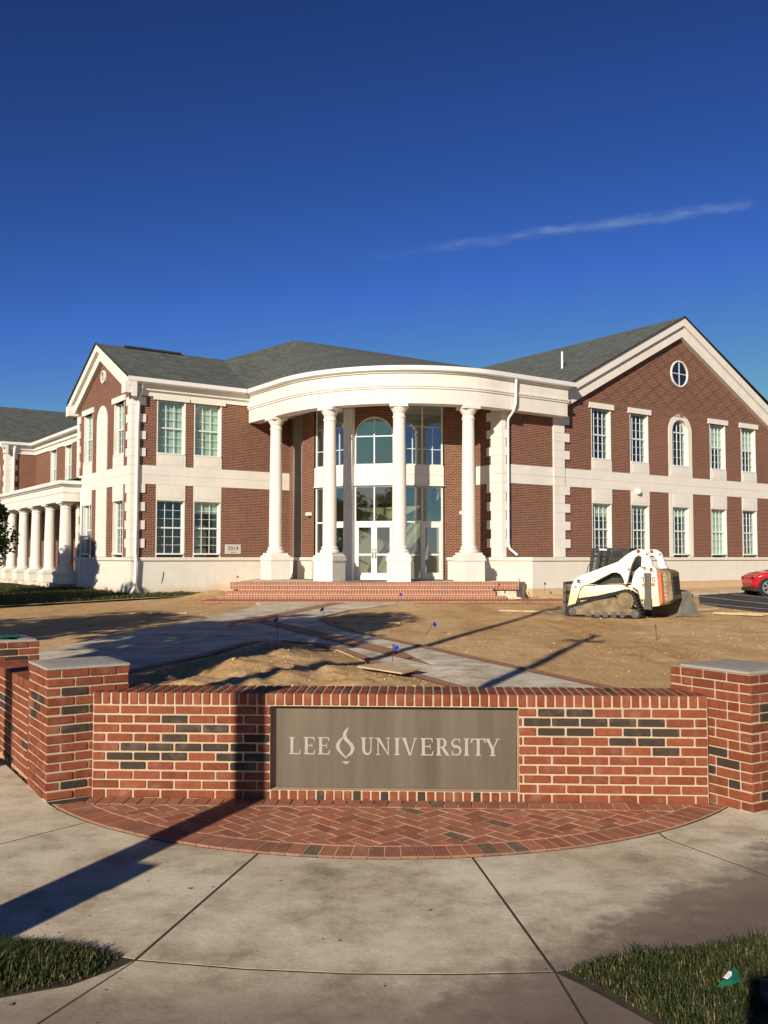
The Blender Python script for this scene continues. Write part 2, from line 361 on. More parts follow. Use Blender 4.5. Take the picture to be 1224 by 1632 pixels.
def step_brick():
    k = NT('step_brick'); uv = k.n('UVMap').outputs[0]; b = k.n('TexBrick', offset=0.0); k.l(uv, b.inputs['Vector'])
    for a, v in (('Scale', 1), ('Mortar Size', .01), ('Brick Width', .15), ('Row Height', .1), ('Bias', 0)): b.inputs[a].default_value = v
    b.inputs['Color1'].default_value = (.34, .105, .065, 1); b.inputs['Color2'].default_value = (.2, .065, .045, 1); b.inputs['Mortar'].default_value = (.5, .38, .28, 1)
    n = k.noise(uv, 1.5, 5); k.base(k.mix(k.math('MULTIPLY', n, .3), b.outputs[0], (.45, .28, .18))); k.set(.9, 0, .15); return k.mat
M['step'] = step_brick(); M['bronze'] = bronze(); M['etch'] = simple('etched_letter', (.33, .305, .275), .55, var=.08, scale=20)

def g(y): return max(0.0, (y-12)*.0115)

# ------------------------------------------------------------------ ground
def axis(segs):
    out = []
    for a, b, st in segs:
        n = max(1, round((b-a)/st)); out += [a + (b-a)*i/n for i in range(n)]
    out.append(segs[-1][1]); return out
ISL = [(-5.2,9.2),(-3.9,14.3),(-3.25,15.9),(-2.72,18.2),(-2.05,18.45),(-1.45,18.0),(-.95,17.1),(-.1,14.6),(.9,12.8),(2.6,9.0),(2.4,7.5),(-3.5,7.5)]
def inside(p, poly):
    x, y = p; c = False
    for i in range(len(poly)):
        (x0, y0), (x1, y1) = poly[i], poly[i-1]
        if (y0 > y) != (y1 > y) and x < (x1-x0)*(y-y0)/(y1-y0)+x0: c = not c
    return c
def segd(p, a, b):
    ax, ay = a; bx, by = b; dx, dy = bx-ax, by-ay; L = dx*dx+dy*dy
    t = 0 if L == 0 else max(0, min(1, ((p[0]-ax)*dx+(p[1]-ay)*dy)/L)); return math.hypot(p[0]-ax-t*dx, p[1]-ay-t*dy)
def polyd(p, poly): return min(segd(p, poly[i], poly[i-1]) for i in range(len(poly)))
def ss(a, b, x):
    t = max(0, min(1, (x-a)/(b-a))); return t*t*(3-2*t)
RUTS = [(2.0,14.0,5.5,20,9.5,27.5),(6.0,13.0,3.5,22,6.5,30.5),(9.5,16.0,9.0,22,5.0,31.0),(0.4,21.5,2.5,26,7.0,31.5)]
def gz(x, y):
    if y < 7.25 or (y < 13 and (x < -2.28-(y-6.75)*.65 or (x > 2.4 and y < 7.3+(x-2.6)*.62))): return -.05
    z = g(y) - .016
    if y > 60: return min(z, g(60))
    n = noise.noise((x*.5, y*.5, 3.1))*.02 + noise.noise((x*2.3, y*2.3, 1.7))*.012 + noise.noise((x*7, y*7, 5))*.006
    z += n*.55
    if 12 < y < 33 and -9 < x < 13:
        for (ax, ay, bx, by, cx, cy) in RUTS:
            # quadratic track, two wheel lines 1.35 m apart
            t = (y-ay)/(cy-ay)
            if 0 < t < 1:
                xc = ax*(1-t)**2 + 2*bx*t*(1-t) + cx*t*t
                for o_ in (-.67, .67):
                    d = abs(x-xc-o_)
                    if d < .42: z += (-.03 if d < .2 else .022*ss(.42, .24, d))*(.6+.6*noise.noise((x*.7, y*.7, 8)))*min(1, t*5, (1-t)*5) + (.008*math.sin(y*42) if d < .2 else 0)
    if -6 < x < 3 and y < 19 and inside((x, y), ISL):
        m = ss(0, 1.3, polyd((x, y), ISL))
        z += .022 + m*(.17 + .16*noise.noise((x*.8, y*.8, 9)) + .10*noise.noise((x*2.7, y*2.7, 2)) + .05*noise.noise((x*8, y*8, 7)))
    # bank of earth against the end of the steps, and the pit beside the porch
    z += .3*math.exp(-((x+6.3)/.9)**2 - ((y-34.6)/1.1)**2)
    z += .2*math.exp(-((x-6.2)/1.1)**2 - ((y-33.9)/.5)**2)
    return z
gm = MB()
xs = axis([(-3000,-300,900),(-300,-60,60),(-60,-20,5),(-20,-8,.5),(-8,8,.13),(8,20,.5),(20,60,5),(60,300,60),(300,3000,900)])
ys = axis([(-3000,-300,900),(-300,-20,70),(-20,7.2,2.7),(7.26,20,.13),(20,33,.16),(33,45,.4),(45,90,5),(90,400,60),(400,3000,800)])
gm.grid([[(x, y, gz(x, y)) for x in xs] for y in ys], 0, True)
gr = gm.build('ground', M['dirt']); tag(gr, kind='structure')

def sheet(name, poly, mat, dz, th=.06, uvdir=None, kind='structure', parent=None, zf=g):
    b = MB(); top = [(x, y, zf(y)+dz) for x, y in poly]
    uv = None
    if uvdir:
        c, s_ = uvdir; uv = [(x*c+y*s_, -x*s_+y*c) for x, y in poly]
    b.face(top, 0, uv=uv)
    for i in range(len(top)):
        j = (i+1) % len(top); p, q = top[i], top[j]; b.face([(p[0],p[1],p[2]-th),(q[0],q[1],q[2]-th), q, p], 0)
    o = b.build(name, mat, parent)
    return tag(o, kind=kind) if kind else o

def ccw(p):
    a = sum(p[i-1][0]*p[i][1]-p[i][0]*p[i-1][1] for i in range(len(p))); return p if a > 0 else p[::-1]
PATH = ccw([(-4.3,31.3),(1.0,31.3),(.16,30.04),(-1.03,27.7),(-1.55,25.6),(-1.7,24.2),(-1.38,22.62),(-.72,20.65),(2.75,12.89),(3.1,12.0),(4.4,9.0),(2.5,9.0),(1.2,12.0),(.95,12.8),(0,14.6),(-.83,17.1),(-1.4,18.1),(-2.05,18.55),(-2.68,18.3),(-3.21,15.83),(-3.82,14.46),(-4.6,12.0),(-5.6,9.0),(-7.9,9.0),(-7.15,12),(-6.43,15.65),(-3.94,29.73)])
sheet('path', PATH, M['path'], .016)
def band(name, pts, w, dz, mat):
    b = MB()
    for (x0,y0),(x1,y1) in zip(pts, pts[1:]):
        L = math.hypot(x1-x0, y1-y0); c, s_ = (x1-x0)/L, (y1-y0)/L; px, py = -s_*w/2, c*w/2
        q = [(x0-px,y0-py),(x1-px,y1-py),(x1+px,y1+py),(x0+px,y0+py)]
        b.face([(x,y,g(y)+dz) for x,y in q], 0, uv=[(0,0),(L,0),(L,w),(0,w)])
    return tag(b.build(name, mat), kind='structure')
band('path_brick_band', [(-6.2,12.0),(-3.25,24.2),(-1.55,31.2)], .5, .021, M['pband'])
band('path_brick_band', [(-3.3,24.0),(2.3,12.0)], .48, .026, M['pband'])
band('path_brick_edging', [(3.2,12.0),(-.64,20.6),(-1.28,22.6),(-1.62,24.3)], .2, .03, M['pband'])
band('path_brick_edging', [(1.2,12.0),(.03,14.6),(-.78,17.1),(-1.38,18.12),(-2.05,18.55),(-2.62,18.3),(-3.18,15.83),(-4.6,12.0)], .2, .034, M['pband'])
sheet('brick_pavement', ccw([(-6.2,31.3),(6.3,31.5),(6.3,32.9),(-6.2,32.9)]), M['pband'], .055, uvdir=(1,0))
# car park, its kerb walk and markings
sheet('parking_lot', ccw([(12.3,36.4),(10.5,31.0),(10.7,28.6),(11.1,26.9),(13.2,22.5),(40,22.5),(40,55),(21.5,43.5)]), M['asphalt'], .012, .05)
for a, b_ in (((11.86,35.28),(13.0,28.7)),((10.55,31.03),(12.3,25.8)),((13.75,36.65),(14.6,32.4)),((17.2,37.4),(18.2,31.5))):
    d = .055; t = MB(); t.face([(a[0]-d,a[1],g(a[1])+.018),(b_[0]-d,b_[1],g(b_[1])+.018),(b_[0]+d,b_[1],g(b_[1])+.018),(a[0]+d,a[1],g(a[1])+.018)])
    tag(t.build('parking_line', M['line']), kind='structure')
sheet('walkway', ccw([(7.5,34.2),(12.2,36.5),(21.5,43.7),(20.6,44.6),(12.0,38.0),(7.0,35.4)]), M['path'], .03)
# lawn beside the left wing, with its concrete edging
LAWN = ccw([(-40,22),(-12.0,29.1),(-6.47,36.6),(-7,40),(-30,55),(-40,55)])
sheet('lawn', LAWN, M['soil'], .02)
band('lawn_edging', [(-25,23.6),(-12.0,29.0),(-6.2,36.75)], .16, .05, M['path'])

# ------------------------------------------------------------------ sidewalk: slabs with joints between
sheet('sidewalk_bed', ccw([(-30,-8),(30,-8),(30,7.1),(-30,7.1)]), M['joint'], -.0012, .05)
def slab(poly, gap=.0042):
    poly = ccw(poly); n = len(poly); ins = []
    for i in range(n):                             # inset each edge by half the joint
        p0, p1, p2 = Vector(poly[i-1]), Vector(poly[i]), Vector(poly[(i+1) % n])
        a = (p1-p0).normalized(); b = (p2-p1).normalized(); na = Vector((-a.y, a.x)); nb = Vector((-b.y, b.x)); k = 1+na.dot(nb)
        ins.append(p1 + (na+nb)*(gap/max(k, .3)))
    b = MB(); e = []
    for i in range(n):
        p0, p1, p2 = ins[i-1], ins[i], ins[(i+1) % n]
        a = (p1-p0).normalized(); c = (p2-p1).normalized(); na = Vector((-a.y, a.x)); nb = Vector((-c.y, c.x)); k = 1+na.dot(nb)
        e.append(p1 + (na+nb)*(.004/max(k, .3)))
    b.face([(p.x, p.y, 0) for p in e])
    for i in range(n):
        j = (i+1) % n
        b.face([(ins[i].x,ins[i].y,-.01),(ins[j].x,ins[j].y,-.01),(e[j].x,e[j].y,0),(e[i].x,e[i].y,0)])
        b.face([(ins[i].x,ins[i].y,-.06),(ins[j].x,ins[j].y,-.06),(ins[j].x,ins[j].y,-.01),(ins[i].x,ins[i].y,-.01)])
    tag(b.build('sidewalk', M['walk']), kind='structure')
AC, AR = (.05, 8.58), 3.06
def arc(x): return AC[1]-math.sqrt(AR*AR-(x-AC[0])**2)
def arcp(a, b, n=10): return [(a+(b-a)*i/n, arc(a+(b-a)*i/n)) for i in range(n+1)]
hj = [(-1.09,4.16),(-.6,4.07),(-.14,4.025),(.3,4.02),(.73,4.04)]
slab([(-.75,arc(-.75))] + arcp(-.75,.52)[1:] + [(.52,arc(.52)),(.73,4.04)][1:] + hj[::-1][1:])
slab([(-1.09,4.16)] + [(-.75,arc(-.75))] + arcp(-.75,-1.97,8)[1:] + [(-1.98,6.28),(-2.36,5.81),(-3.3,4.75),(-1.9,4.42),(-1.48,4.32),(-1.2,4.2)])
slab([(-1.98,6.28)] + arcp(-1.97,-2.38,4) + [(-2.5,6.9),(-3.6,8.6),(-6.5,10.5),(-9,8),(-3.3,4.75),(-2.36,5.81)])
slab([(.73,4.04)] + [(.52,arc(.52))] + arcp(.52,1.76,8)[1:] + [(1.77,5.92),(2.13,5.24),(2.6,4.6),(1.78,4.36),(1.2,4.2)])
slab([(1.77,5.92)] + arcp(1.76,2.45,5) + [(2.7,6.55),(5.5,8.2),(8,6.3),(2.6,4.6),(2.13,5.24)])
slab(hj + [(.80,3.2),(.7,1.2),(-1.9,1.2),(-1.45,3.25)])
slab([(-1.09,4.16),(-1.45,3.25),(-1.9,1.2),(-5,1.2),(-5,3.0),(-1.62,3.78),(-1.3,3.92),(-1.15,4.08)])
slab([(.73,4.04),(.82,3.93),(.93,3.76),(1.08,3.52),(1.2,3.2),(1.3,1.2),(.7,1.2),(.80,3.2)])

# grass wedges between the walks
def grass(name, poly, n, h, base=0, mat='blade', w=.0035):
    b = MB(); xs_ = [p[0] for p in poly]; ys_ = [p[1] for p in poly]; k = 0
    while k < n:
        x = random.uniform(min(xs_), max(xs_)); y = random.uniform(min(ys_), max(ys_))
        if not inside((x, y), poly): continue
        e = min(1, polyd((x, y), poly)/.09 + .25)
        if random.random() > e**.6*(.75+.6*noise.noise((x*6, y*6, 3))+.25): continue
        k += 1; z = base if not callable(base) else base(x, y)
        hh = h*random.uniform(.45, 1.25)*e*(.7+.6*noise.noise((x*4, y*4, 0))+.2); a = random.uniform(0, 6.283); ln = random.uniform(.1, 1.3)*hh
        dx, dy = math.cos(a)*ln, math.sin(a)*ln; ww = w*random.uniform(.7, 1.5); px, py = -math.sin(a)*ww, math.cos(a)*ww
        t = random.random()**1.5*.42 if random.random() > .09 else random.uniform(.6, 1)
        b.face([(x-px,y-py,z),(x+px,y+py,z),(x+dx*.4+px*.8,y+dy*.4+py*.8,z+hh*.62),(x+dx*.4-px*.8,y+dy*.4-py*.8,z+hh*.62)], 0, True, t)
        b.face([(x+dx*.4-px*.8,y+dy*.4-py*.8,z+hh*.62),(x+dx*.4+px*.8,y+dy*.4+py*.8,z+hh*.62),(x+dx,y+dy,z+hh*.86)], 0, True, t)
    return tag(b.build(name, M[mat]), kind='stuff')
GL = [(-5,5.2),(-3.3,4.72),(-1.9,4.4),(-1.48,4.33),(-1.15,4.2),(-1.22,4.0),(-1.36,3.9),(-1.66,3.78),(-5,3.1)]
GR = [(.77,4.06),(1.2,4.23),(1.78,4.39),(2.6,4.62),(8,6.4),(9,5),(4,3.2),(1.22,3.2),(1.1,3.52),(.95,3.78),(.84,3.95)]
for P in (GL, GR): sheet('verge_soil', ccw(P), M['soil'], -.004, .03)
grass('grass', [(-2.2,4.5)]+GL[2:8]+[(-2.2,3.65)], 8000, .062, w=.0024)
grass('grass', GR[:3]+[(2.3,4.53),(2.6,3.3)]+GR[7:], 19000, .066, w=.0025)
grass('grass', [(-17,30),(-12.2,29.4),(-6.7,36.6),(-8.5,38.5),(-12,42.5),(-17,46)], 26000, .1, lambda x, y: g(y)+.02, w=.009)

# ------------------------------------------------------------------ foreground brick wall
MO = .0062
def brick(b, c, ax, ay, L, D, H, tint=None, m=0):
    if tint is None: tint = random.uniform(.25, .85)
    az = Vector((0,0,1)); j = random.uniform(-.0015, .0015)
    c = Vector(c) + Vector(ay)*j + Vector(ax)*random.uniform(-.0012, .0012) + az*random.uniform(-.0009, .0009)
    b.cbox(c, ax, ay, az, L/2-MO-random.uniform(-.0006, .0016), D/2, H/2-MO-random.uniform(-.0004, .0012), random.choice((.003,.004,.005,.0065)), m, tint)
CO = .0677
W0, W1 = Vector((-2.145, 6.90, 0)), Vector((2.312, 6.694, 0))
wd = (W1-W0).normalized(); WL = (W1-W0).length; wn = Vector((-wd.y, wd.x, 0))
wall = empty('brick_sign_wall', W0, math.atan2(wd.y, wd.x), label='low red brick wall holding the bronze university plate, with a rowlock coping', cat='wall')
X, Y = (1,0,0), (0,1,0)
O0, O1 = 1.318, 3.115                              # opening for the plate
DARK = {}                                          # course from the top: dark stretcher ranges in metres along the wall
DARK[1] = [(.50,.72)]; DARK[2] = [(.61,1.01)]; DARK[3] = [(.50,.72),(1.05,1.3)]; DARK[4] = [(.2,.99),(1.0,1.3)]; DARK[5] = [(.1,.7),(.9,1.3)]; DARK[6] = [(.2,.42),(1.0,1.25)]
DR = {0: [(3.22,3.62)], 1: [(3.1,4.10)], 2: [(3.22,3.62),(3.80,4.22)], 3: [(3.7,4.12)], 4: [(4.0,4.22)]}
fb = MB(); bb = MB()
for i in range(10):
    top = 9-i; z = CO*(i+.5); off = 0 if i % 2 else -.1016
    u = off
    while u < WL:
        a, e = max(0, u), min(WL, u+.2032)
        if e-a > .03:
            mid = (a+e)/2
            dk = any(p < mid < q for p, q in DARK.get(top, [])+DR.get(top, []))
            t = .05 if dk else None
            pcs = [(a, e)]
            if not (e < O0 or a > O1):             # split at the plate's opening
                pcs = [p for p in ((a, min(e, O0)), (max(a, O1), e)) if p[1]-p[0] > .025]
            for p, q in pcs: brick(fb, ((p+q)/2, .05, z), X, Y, q-p, .1, CO, t)
            brick(bb, (mid, .35, z), X, Y, e-a, .1, CO)
        u += .2032
fb.build('front_brickwork', M['fbrick'], wall); bb.build('rear_brickwork', M['fbrick'], wall)
rb = MB(); n = round(WL/CO); st = WL/n
for i in range(n):
    for yy in (.098, .302):
        t = .05 if random.random() < (.22 if yy > .2 else .04) else None
        brick(rb, ((i+.5)*st, yy, .728), X, Y, st, .2, .1, t)
rb.build('coping', M['fbrick'], wall)
sb = MB(); n2 = round((O1-O0)/CO); st2 = (O1-O0)/n2
for i in range(n2): brick(sb, (O0+(i+.5)*st2, .05, .038), X, Y, st2, .1, .078, .05 if i in (5, 9, 12, 16, 22) else None)
sb.build('sill', M['fbrick'], wall)
mb_ = MB(); e = .004
mb_.box(.001, O0-.004, e+.004, .396, -.06, .70); mb_.box(O1+.004, WL-.001, e+.004, .396, -.06, .70); mb_.box(O0-.004, O1+.004, .1, .396, -.06, .70); mb_.box(O0-.004, O1+.004, .008, .1, -.06, .0745); mb_.box(.001, WL-.001, .006, .394, .677, .7655)
mb_.build('mortar', M['mortar'], wall)
# the plate
plate = empty('sign_plate', W0 + wd*O0, math.atan2(wd.y, wd.x), label='brown bronze plate reading LEE UNIVERSITY with a flame emblem, set in the brick wall', cat='sign')
PW = O1-O0
pb = MB(); pb.cbox((PW/2+.0125, .092, .3725), X, Y, (0,0,1), PW/2-.018, .010, .2955, .002); pb.build('plate', M['bronze'], plate)
SX = (PW-.044)/1145.0; PX0 = .030
def zx(x): return PX0 + (x-30)*SX
def zz(y): return .6655 - (y-52)*.00153
lift = [0]
def flat(b, pts):                                  # pts in zoom pixels; a plate 1 mm proud
    lift[0] += 1; y0 = .0812 - (lift[0] % 9)*.00008
    P = [(zx(x), zz(y)) for x, y in pts]; ar = sum(P[i-1][0]*P[i][1]-P[i][0]*P[i-1][1] for i in range(len(P)))
    if ar < 0: P = P[::-1]
    b.face([(x, y0, z) for x, z in P])
    for i in range(len(P)):
        j = (i+1) % len(P); b.face([(P[i][0],y0,P[i][1]),(P[i][0],.083,P[i][1]),(P[j][0],.083,P[j][1]),(P[j][0],y0,P[j][1])])
def glyph(ch, x0, x1, y0, y1):
    b = MB(); w = x1-x0; h = y1-y0; Tk, th, sf = 14, 5, 5
    def r(a, c, d, e): flat(b, [(a,c),(d,c),(d,e),(a,e)])
    def stem(cx, k=Tk, top=True, bot=True, sw=13):
        r(cx-k/2, y0+1, cx+k/2, y1-1)
        for on_, yy, s_ in ((top, y0, 1), (bot, y1, -1)):
            if on_: flat(b, [(cx-sw,yy),(cx+sw,yy),(cx+sw,yy+s_*3),(cx+k/2,yy+s_*7),(cx-k/2,yy+s_*7),(cx-sw,yy+s_*3)])
    def stroke(pts, ws):
        for (p, q, a, c) in zip(pts, pts[1:], ws, ws[1:]):
            d = Vector((q[0]-p[0], q[1]-p[1])).normalized(); nn = Vector((-d.y, d.x))
            flat(b, [(p[0]+nn.x*a/2,p[1]+nn.y*a/2),(q[0]+nn.x*c/2,q[1]+nn.y*c/2),(q[0]-nn.x*c/2,q[1]-nn.y*c/2),(p[0]-nn.x*a/2,p[1]-nn.y*a/2)])
    if ch in 'LE':
        cx = x0+16; stem(cx); r(cx, y1-5, x1-3, y1); flat(b, [(x1-9,y1-5),(x1-3,y1-22),(x1,y1-22),(x1-3,y1)])
        if ch == 'E':
            r(cx, y0, x1-5, y0+5); flat(b, [(x1-12,y0+5),(x1-5,y0),(x1-3,y0+19),(x1-6,y0+19)])
            my = y0+h*.48; r(cx, my-2.5, x1-17, my+2.5); flat(b, [(x1-18,my-11),(x1-14,my-11),(x1-14,my+11),(x1-18,my+11)])
    elif ch == 'I': stem((x0+x1)/2)
    elif ch == 'T':
        stem((x0+x1)/2, top=False); r(x0+2, y0, x1-2, y0+5)
        flat(b, [(x0,y0+20),(x0+3,y0),(x0+12,y0+5),(x0+4,y0+20)]); flat(b, [(x1,y0+20),(x1-3,y0),(x1-12,y0+5),(x1-4,y0+20)])
    elif ch == 'U':
        a, c = x0+15, x1-11; stem_y = y0+h*.66
        r(a-7, y0+1, a+7, stem_y); r(c-2.5, y0+1, c+2.5, stem_y)
        for cx, sw, k in ((a,14,7),(c,11,2.5)): flat(b, [(cx-sw,y0),(cx+sw,y0),(cx+sw,y0+3),(cx+k,y0+6),(cx-k,y0+6),(cx-sw,y0+3)])
        pts = []; ws = []
        for i in range(11):
            t = math.pi*i/10; pts.append(((a+c)/2-(c-a)/2*math.cos(t), stem_y+(y1-3-stem_y)*math.sin(t))); ws.append(14-9*i/10)
        stroke(pts, ws)
    elif ch == 'N':
        a, c = x0+10, x1-8; r(a-2.5, y0+2, a+2.5, y1); r(c-2.5, y0, c+2.5, y1-1)
        flat(b, [(a-8,y0),(a+8,y0),(c+2.5,y1+1),(c-6,y1-6)])
        for cx, yy, s_ in ((a,y1,-1),(c,y0,1),(a-5,y0,1)): flat(b, [(cx-10,yy),(cx+10,yy),(cx+10,yy+s_*3),(cx,yy+s_*6),(cx-10,yy+s_*3)])
    elif ch in 'VY':
        vx = (x0+x1)/2+1; a, c = x0+13, x1-12
        vy = y1+2 if ch == 'V' else y0+h*.58
        flat(b, [(a-8,y0),(a+8,y0),(vx+5,vy),(vx-3 if ch == 'V' else vx-8,vy)]); flat(b, [(c-3,y0),(c+3,y0),(vx+5,vy),(vx-1,vy)])
        for cx, sw in ((a,14),(c,11)): flat(b, [(cx-sw,y0),(cx+sw,y0),(cx+sw,y0+3),(cx-sw,y0+3)])
        if ch == 'Y':
            r(vx-7, vy-4, vx+7, y1-1); flat(b, [(vx-14,y1),(vx+14,y1),(vx+14,y1-3),(vx+7,y1-7),(vx-7,y1-7),(vx-14,y1-3)])
    elif ch == 'R':
        cx = x0+14; stem(cx); rr = h*.245; bx = x0+w*.52; pts = [(cx,y0+2.5)]; ws = [5]
        for i in range(11):
            t = -math.pi/2+math.pi*i/10; pts.append((bx-3+(w*.22)*math.cos(t), y0+2.5+rr+rr*math.sin(t))); ws.append(5+8*math.cos(t))
        pts.append((cx,y0+2.5+2*rr)); ws.append(5); stroke(pts, ws)
        flat(b, [(bx-12,y0+2*rr),(bx+3,y0+2*rr),(x1-3,y1-4),(x1,y1),(x1-15,y1)])
    elif ch == 'S':
        cx = (x0+x1)/2; pts = []; ws = []; rx = w*.36; ry = h*.235
        for i in range(10):
            t = R(-25) - math.pi*1.3*i/9; pts.append((cx+rx*math.cos(t), y0+3+ry+ry*math.sin(t))); ws.append(4+8*(i/9)**1.3)
        for i in range(10):
            t = R(-105)+math.pi*1.42*i/9; q = (cx+rx*1.08*math.cos(t), y1-3-ry*1.08+ry*1.08*math.sin(t))
            pts.append(q); ws.append(13-9*(i/9)**1.2)
        stroke(pts, ws)
        flat(b, [(x1-12,y0),(x1-8,y0),(x1-7,y0+22),(x1-11,y0+22)]); flat(b, [(x0+5,y1-24),(x0+9,y1-24),(x0+11,y1),(x0+6,y1)])
    return b.build('letter', M['etch'], plate)
for ch, a, c in (('L',90,149),('E',160,219),('E',229,290),('U',437,498),('N',511,578),('I',600,625),('V',632,712),('E',722,786),('R',797,863),('S',868,921),('I',931,956),('T',963,1035),('Y',1029,1104)):
    glyph(ch, a, c, 199, 281)
em = MB(); q6 = lambda p: ((p[0]/2.914+420-430)*2.985, (p[1]/2.914+1070-1110)*2.985)
A_ = [(398,263),(384,275),(373,292),(372,308),(380,325),(395,338),(408,352),(411,368),(405,382),(392,395),(382,403)]
B_ = [(399,268),(393,280),(388,295),(391,310),(403,325),(420,340),(427,355),(426,372),(416,388),(401,398),(384,406)]
for (p, q, r_, s_) in zip(A_, A_[1:], B_[1:], B_): flat(em, [q6(p), q6(q), q6(r_), q6(s_)])
A_ = [(374,306),(355,322),(342,340),(340,356),(347,372),(365,390),(388,410)]
B_ = [(372,318),(361,335),(356,350),(360,366),(368,379),(379,391),(391,406)]
for (p, q, r_, s_) in zip(A_, A_[1:], B_[1:], B_): flat(em, [q6(p), q6(q), q6(r_), q6(s_)])
flat(em, [q6((369,422)), q6((406,422)), q6((388,437))])
em.build('emblem', M['etch'], plate)

# pillars and the side walls
def pillar(x, y, deg, courses, label, dark, cap=1.0, rough_cap=False, side=.61):
    t = empty('brick_pillar', (x, y, 0), R(deg), label=label, cat='pillar', group='brick pillars of the sign wall')
    b = MB(); h = side/2
    for i in range(courses):
        z = CO*(i+.5)
        for f in range(4):
            a = R(90*f); ax = (math.cos(a), math.sin(a), 0); ay = (-math.sin(a), math.cos(a), 0)
            full = (i+f) % 2 == 0
            U = round(side/.1016); L0 = -h if full else -h+.1016; nu = U if full else U-2
            runs = [2]*(nu//2) + ([1] if nu % 2 else [])
            if (i//2+f) % 2: runs = runs[::-1]
            for k, rn in enumerate(runs):
                u = L0+.1016*rn/2; L0 += .1016*rn; c = Vector(ax)*u + Vector(ay)*(-h+.05); c.z = z
                brick(b, c, ax, ay, .1016*rn, .1, CO, .05 if (courses-1-i, f, k) in dark else None)
    b.build('brickwork', M['fbrick'], t)
    m = MB(); e_ = h-.011; m.box(-e_, e_, -e_, e_, -.06, CO*courses-.004); m.build('mortar', M['mortar'], t)
    c = MB(); k = h*cap; zt = CO*courses
    rows = []
    for j in range(9):
        rows.append([((i-4)/4*k*(1+.012*noise.noise((i*1.7, j*1.3, x))), (j-4)/4*k*(1+.012*noise.noise((i, j*2.1, y))), zt+(.020 if not (i in (0,8) or j in (0,8)) else .012)+.003*noise.noise((i*.9, j*.9, x*3))) for i in range(9)])
    c.grid(rows, 0, False)
    ring = [rows[0][i] for i in range(9)]+[rows[j][8] for j in range(1,9)]+[rows[8][i] for i in range(7,-1,-1)]+[rows[j][0] for j in range(7,0,-1)]
    c.grid([[(p[0],p[1],zt-.005) for p in ring], ring], 0, False, True)
    c.build('cap', M['capcem'], t); return t
# front faces: f=0 faces local -y
def cen(px, py, deg, side=.61):                    # centre from the corner nearest the camera (local -x,-y)
    a = R(deg); h = side/2; return px+h*math.cos(a)-h*math.sin(a), py+h*math.sin(a)+h*math.cos(a)
lx, ly = cen(-2.44, 6.77, 33)
pillar(lx, ly, 33, 14, 'brick pillar with a grey cement cap at the left end of the sign wall', {(2,0,0),(4,0,0),(4,0,1),(6,0,0),(6,0,1),(12,0,0),(3,3,1),(5,3,0),(3,3,0),(4,3,1)}, 1.0)
rx, ry = cen(2.535, 6.47, 32, .711)
pillar(rx, ry, 32, 14, 'brick pillar with mortar smeared on its top at the right end of the sign wall', {(8,3,0),(9,3,2),(10,3,1),(11,3,2),(8,3,2),(4,0,0),(12,0,0),(3,0,1)}, .84, side=.711)
def sidewall(p0, ang, L, label, h=10, side=1):
    a = R(ang); t = empty('brick_wing_wall', (p0[0], p0[1], 0), a, label=label, cat='wall')
    b = MB()
    for i in range(h):
        u = 0 if i % 2 else -.1016
        while u < L:
            s0, s1 = max(0,u), min(L,u+.2032)
            if s1-s0 > .03:
                for yy in (.05, .35): brick(b, ((s0+s1)/2, yy, CO*(i+.5)), X, Y, s1-s0, .1, CO, .05 if random.random() < (.2 if 2 < i < 7 else .05) else None)
            u += .2032
    n_ = round(L/CO); st_ = L/n_
    for i in range(n_):
        for yy in (.098, .302): brick(b, ((i+.5)*st_, yy, h*CO+.05), X, Y, st_, .2, .1)
    b.build('brickwork', M['fbrick'], t)
    m = MB(); m.box(.002, L-.002, .007, .393, -.06, h*CO+.088); m.build('mortar', M['mortar'], t)
d33 = Vector((-math.sin(R(33)), math.cos(R(33)), 0))
pc = Vector((-2.44, 6.77, 0)) + d33*.61             # far left corner of the left pillar
E_ = pc + d33*1.9
sidewall((E_.x+.06*math.cos(R(33)), E_.y+.06*math.sin(R(33))), 33-90, 1.9, 'lower brick wall running back from the left pillar beside the pavement')
l2x, l2y = cen(E_.x-.08, E_.y-.05, 33)
pillar(l2x, l2y, 33, 14, 'brick pillar standing behind at the left edge, a green scrap on its top', {(1,0,1),(2,0,1)}, .92)
gs = MB(); ring = []
for j in range(5): ring.append([(l2x-.2+.1*i+.02*noise.noise((i,j,4)), l2y-.22+.07*j, CO*14+.04+.025*noise.noise((i*.8,j*.8,2))) for i in range(5)])
gs.grid(ring); gs.grid([[(x,y,z-.006) for x,y,z in r_] for r_ in ring][::-1]); tag(gs.build('plastic_scrap', M['green']), label='crumpled green plastic scrap lying on the far left brick pillar', cat='scrap')
Fp = Vector((rx, ry, 0)) + Vector((math.cos(R(32))*.356, math.sin(R(32))*.356, 0)) + Vector((math.sin(R(32)), -math.cos(R(32)), 0))*.24
sidewall((Fp.x, Fp.y), 32, 2.2, 'lower brick wall running off to the right of the right pillar')

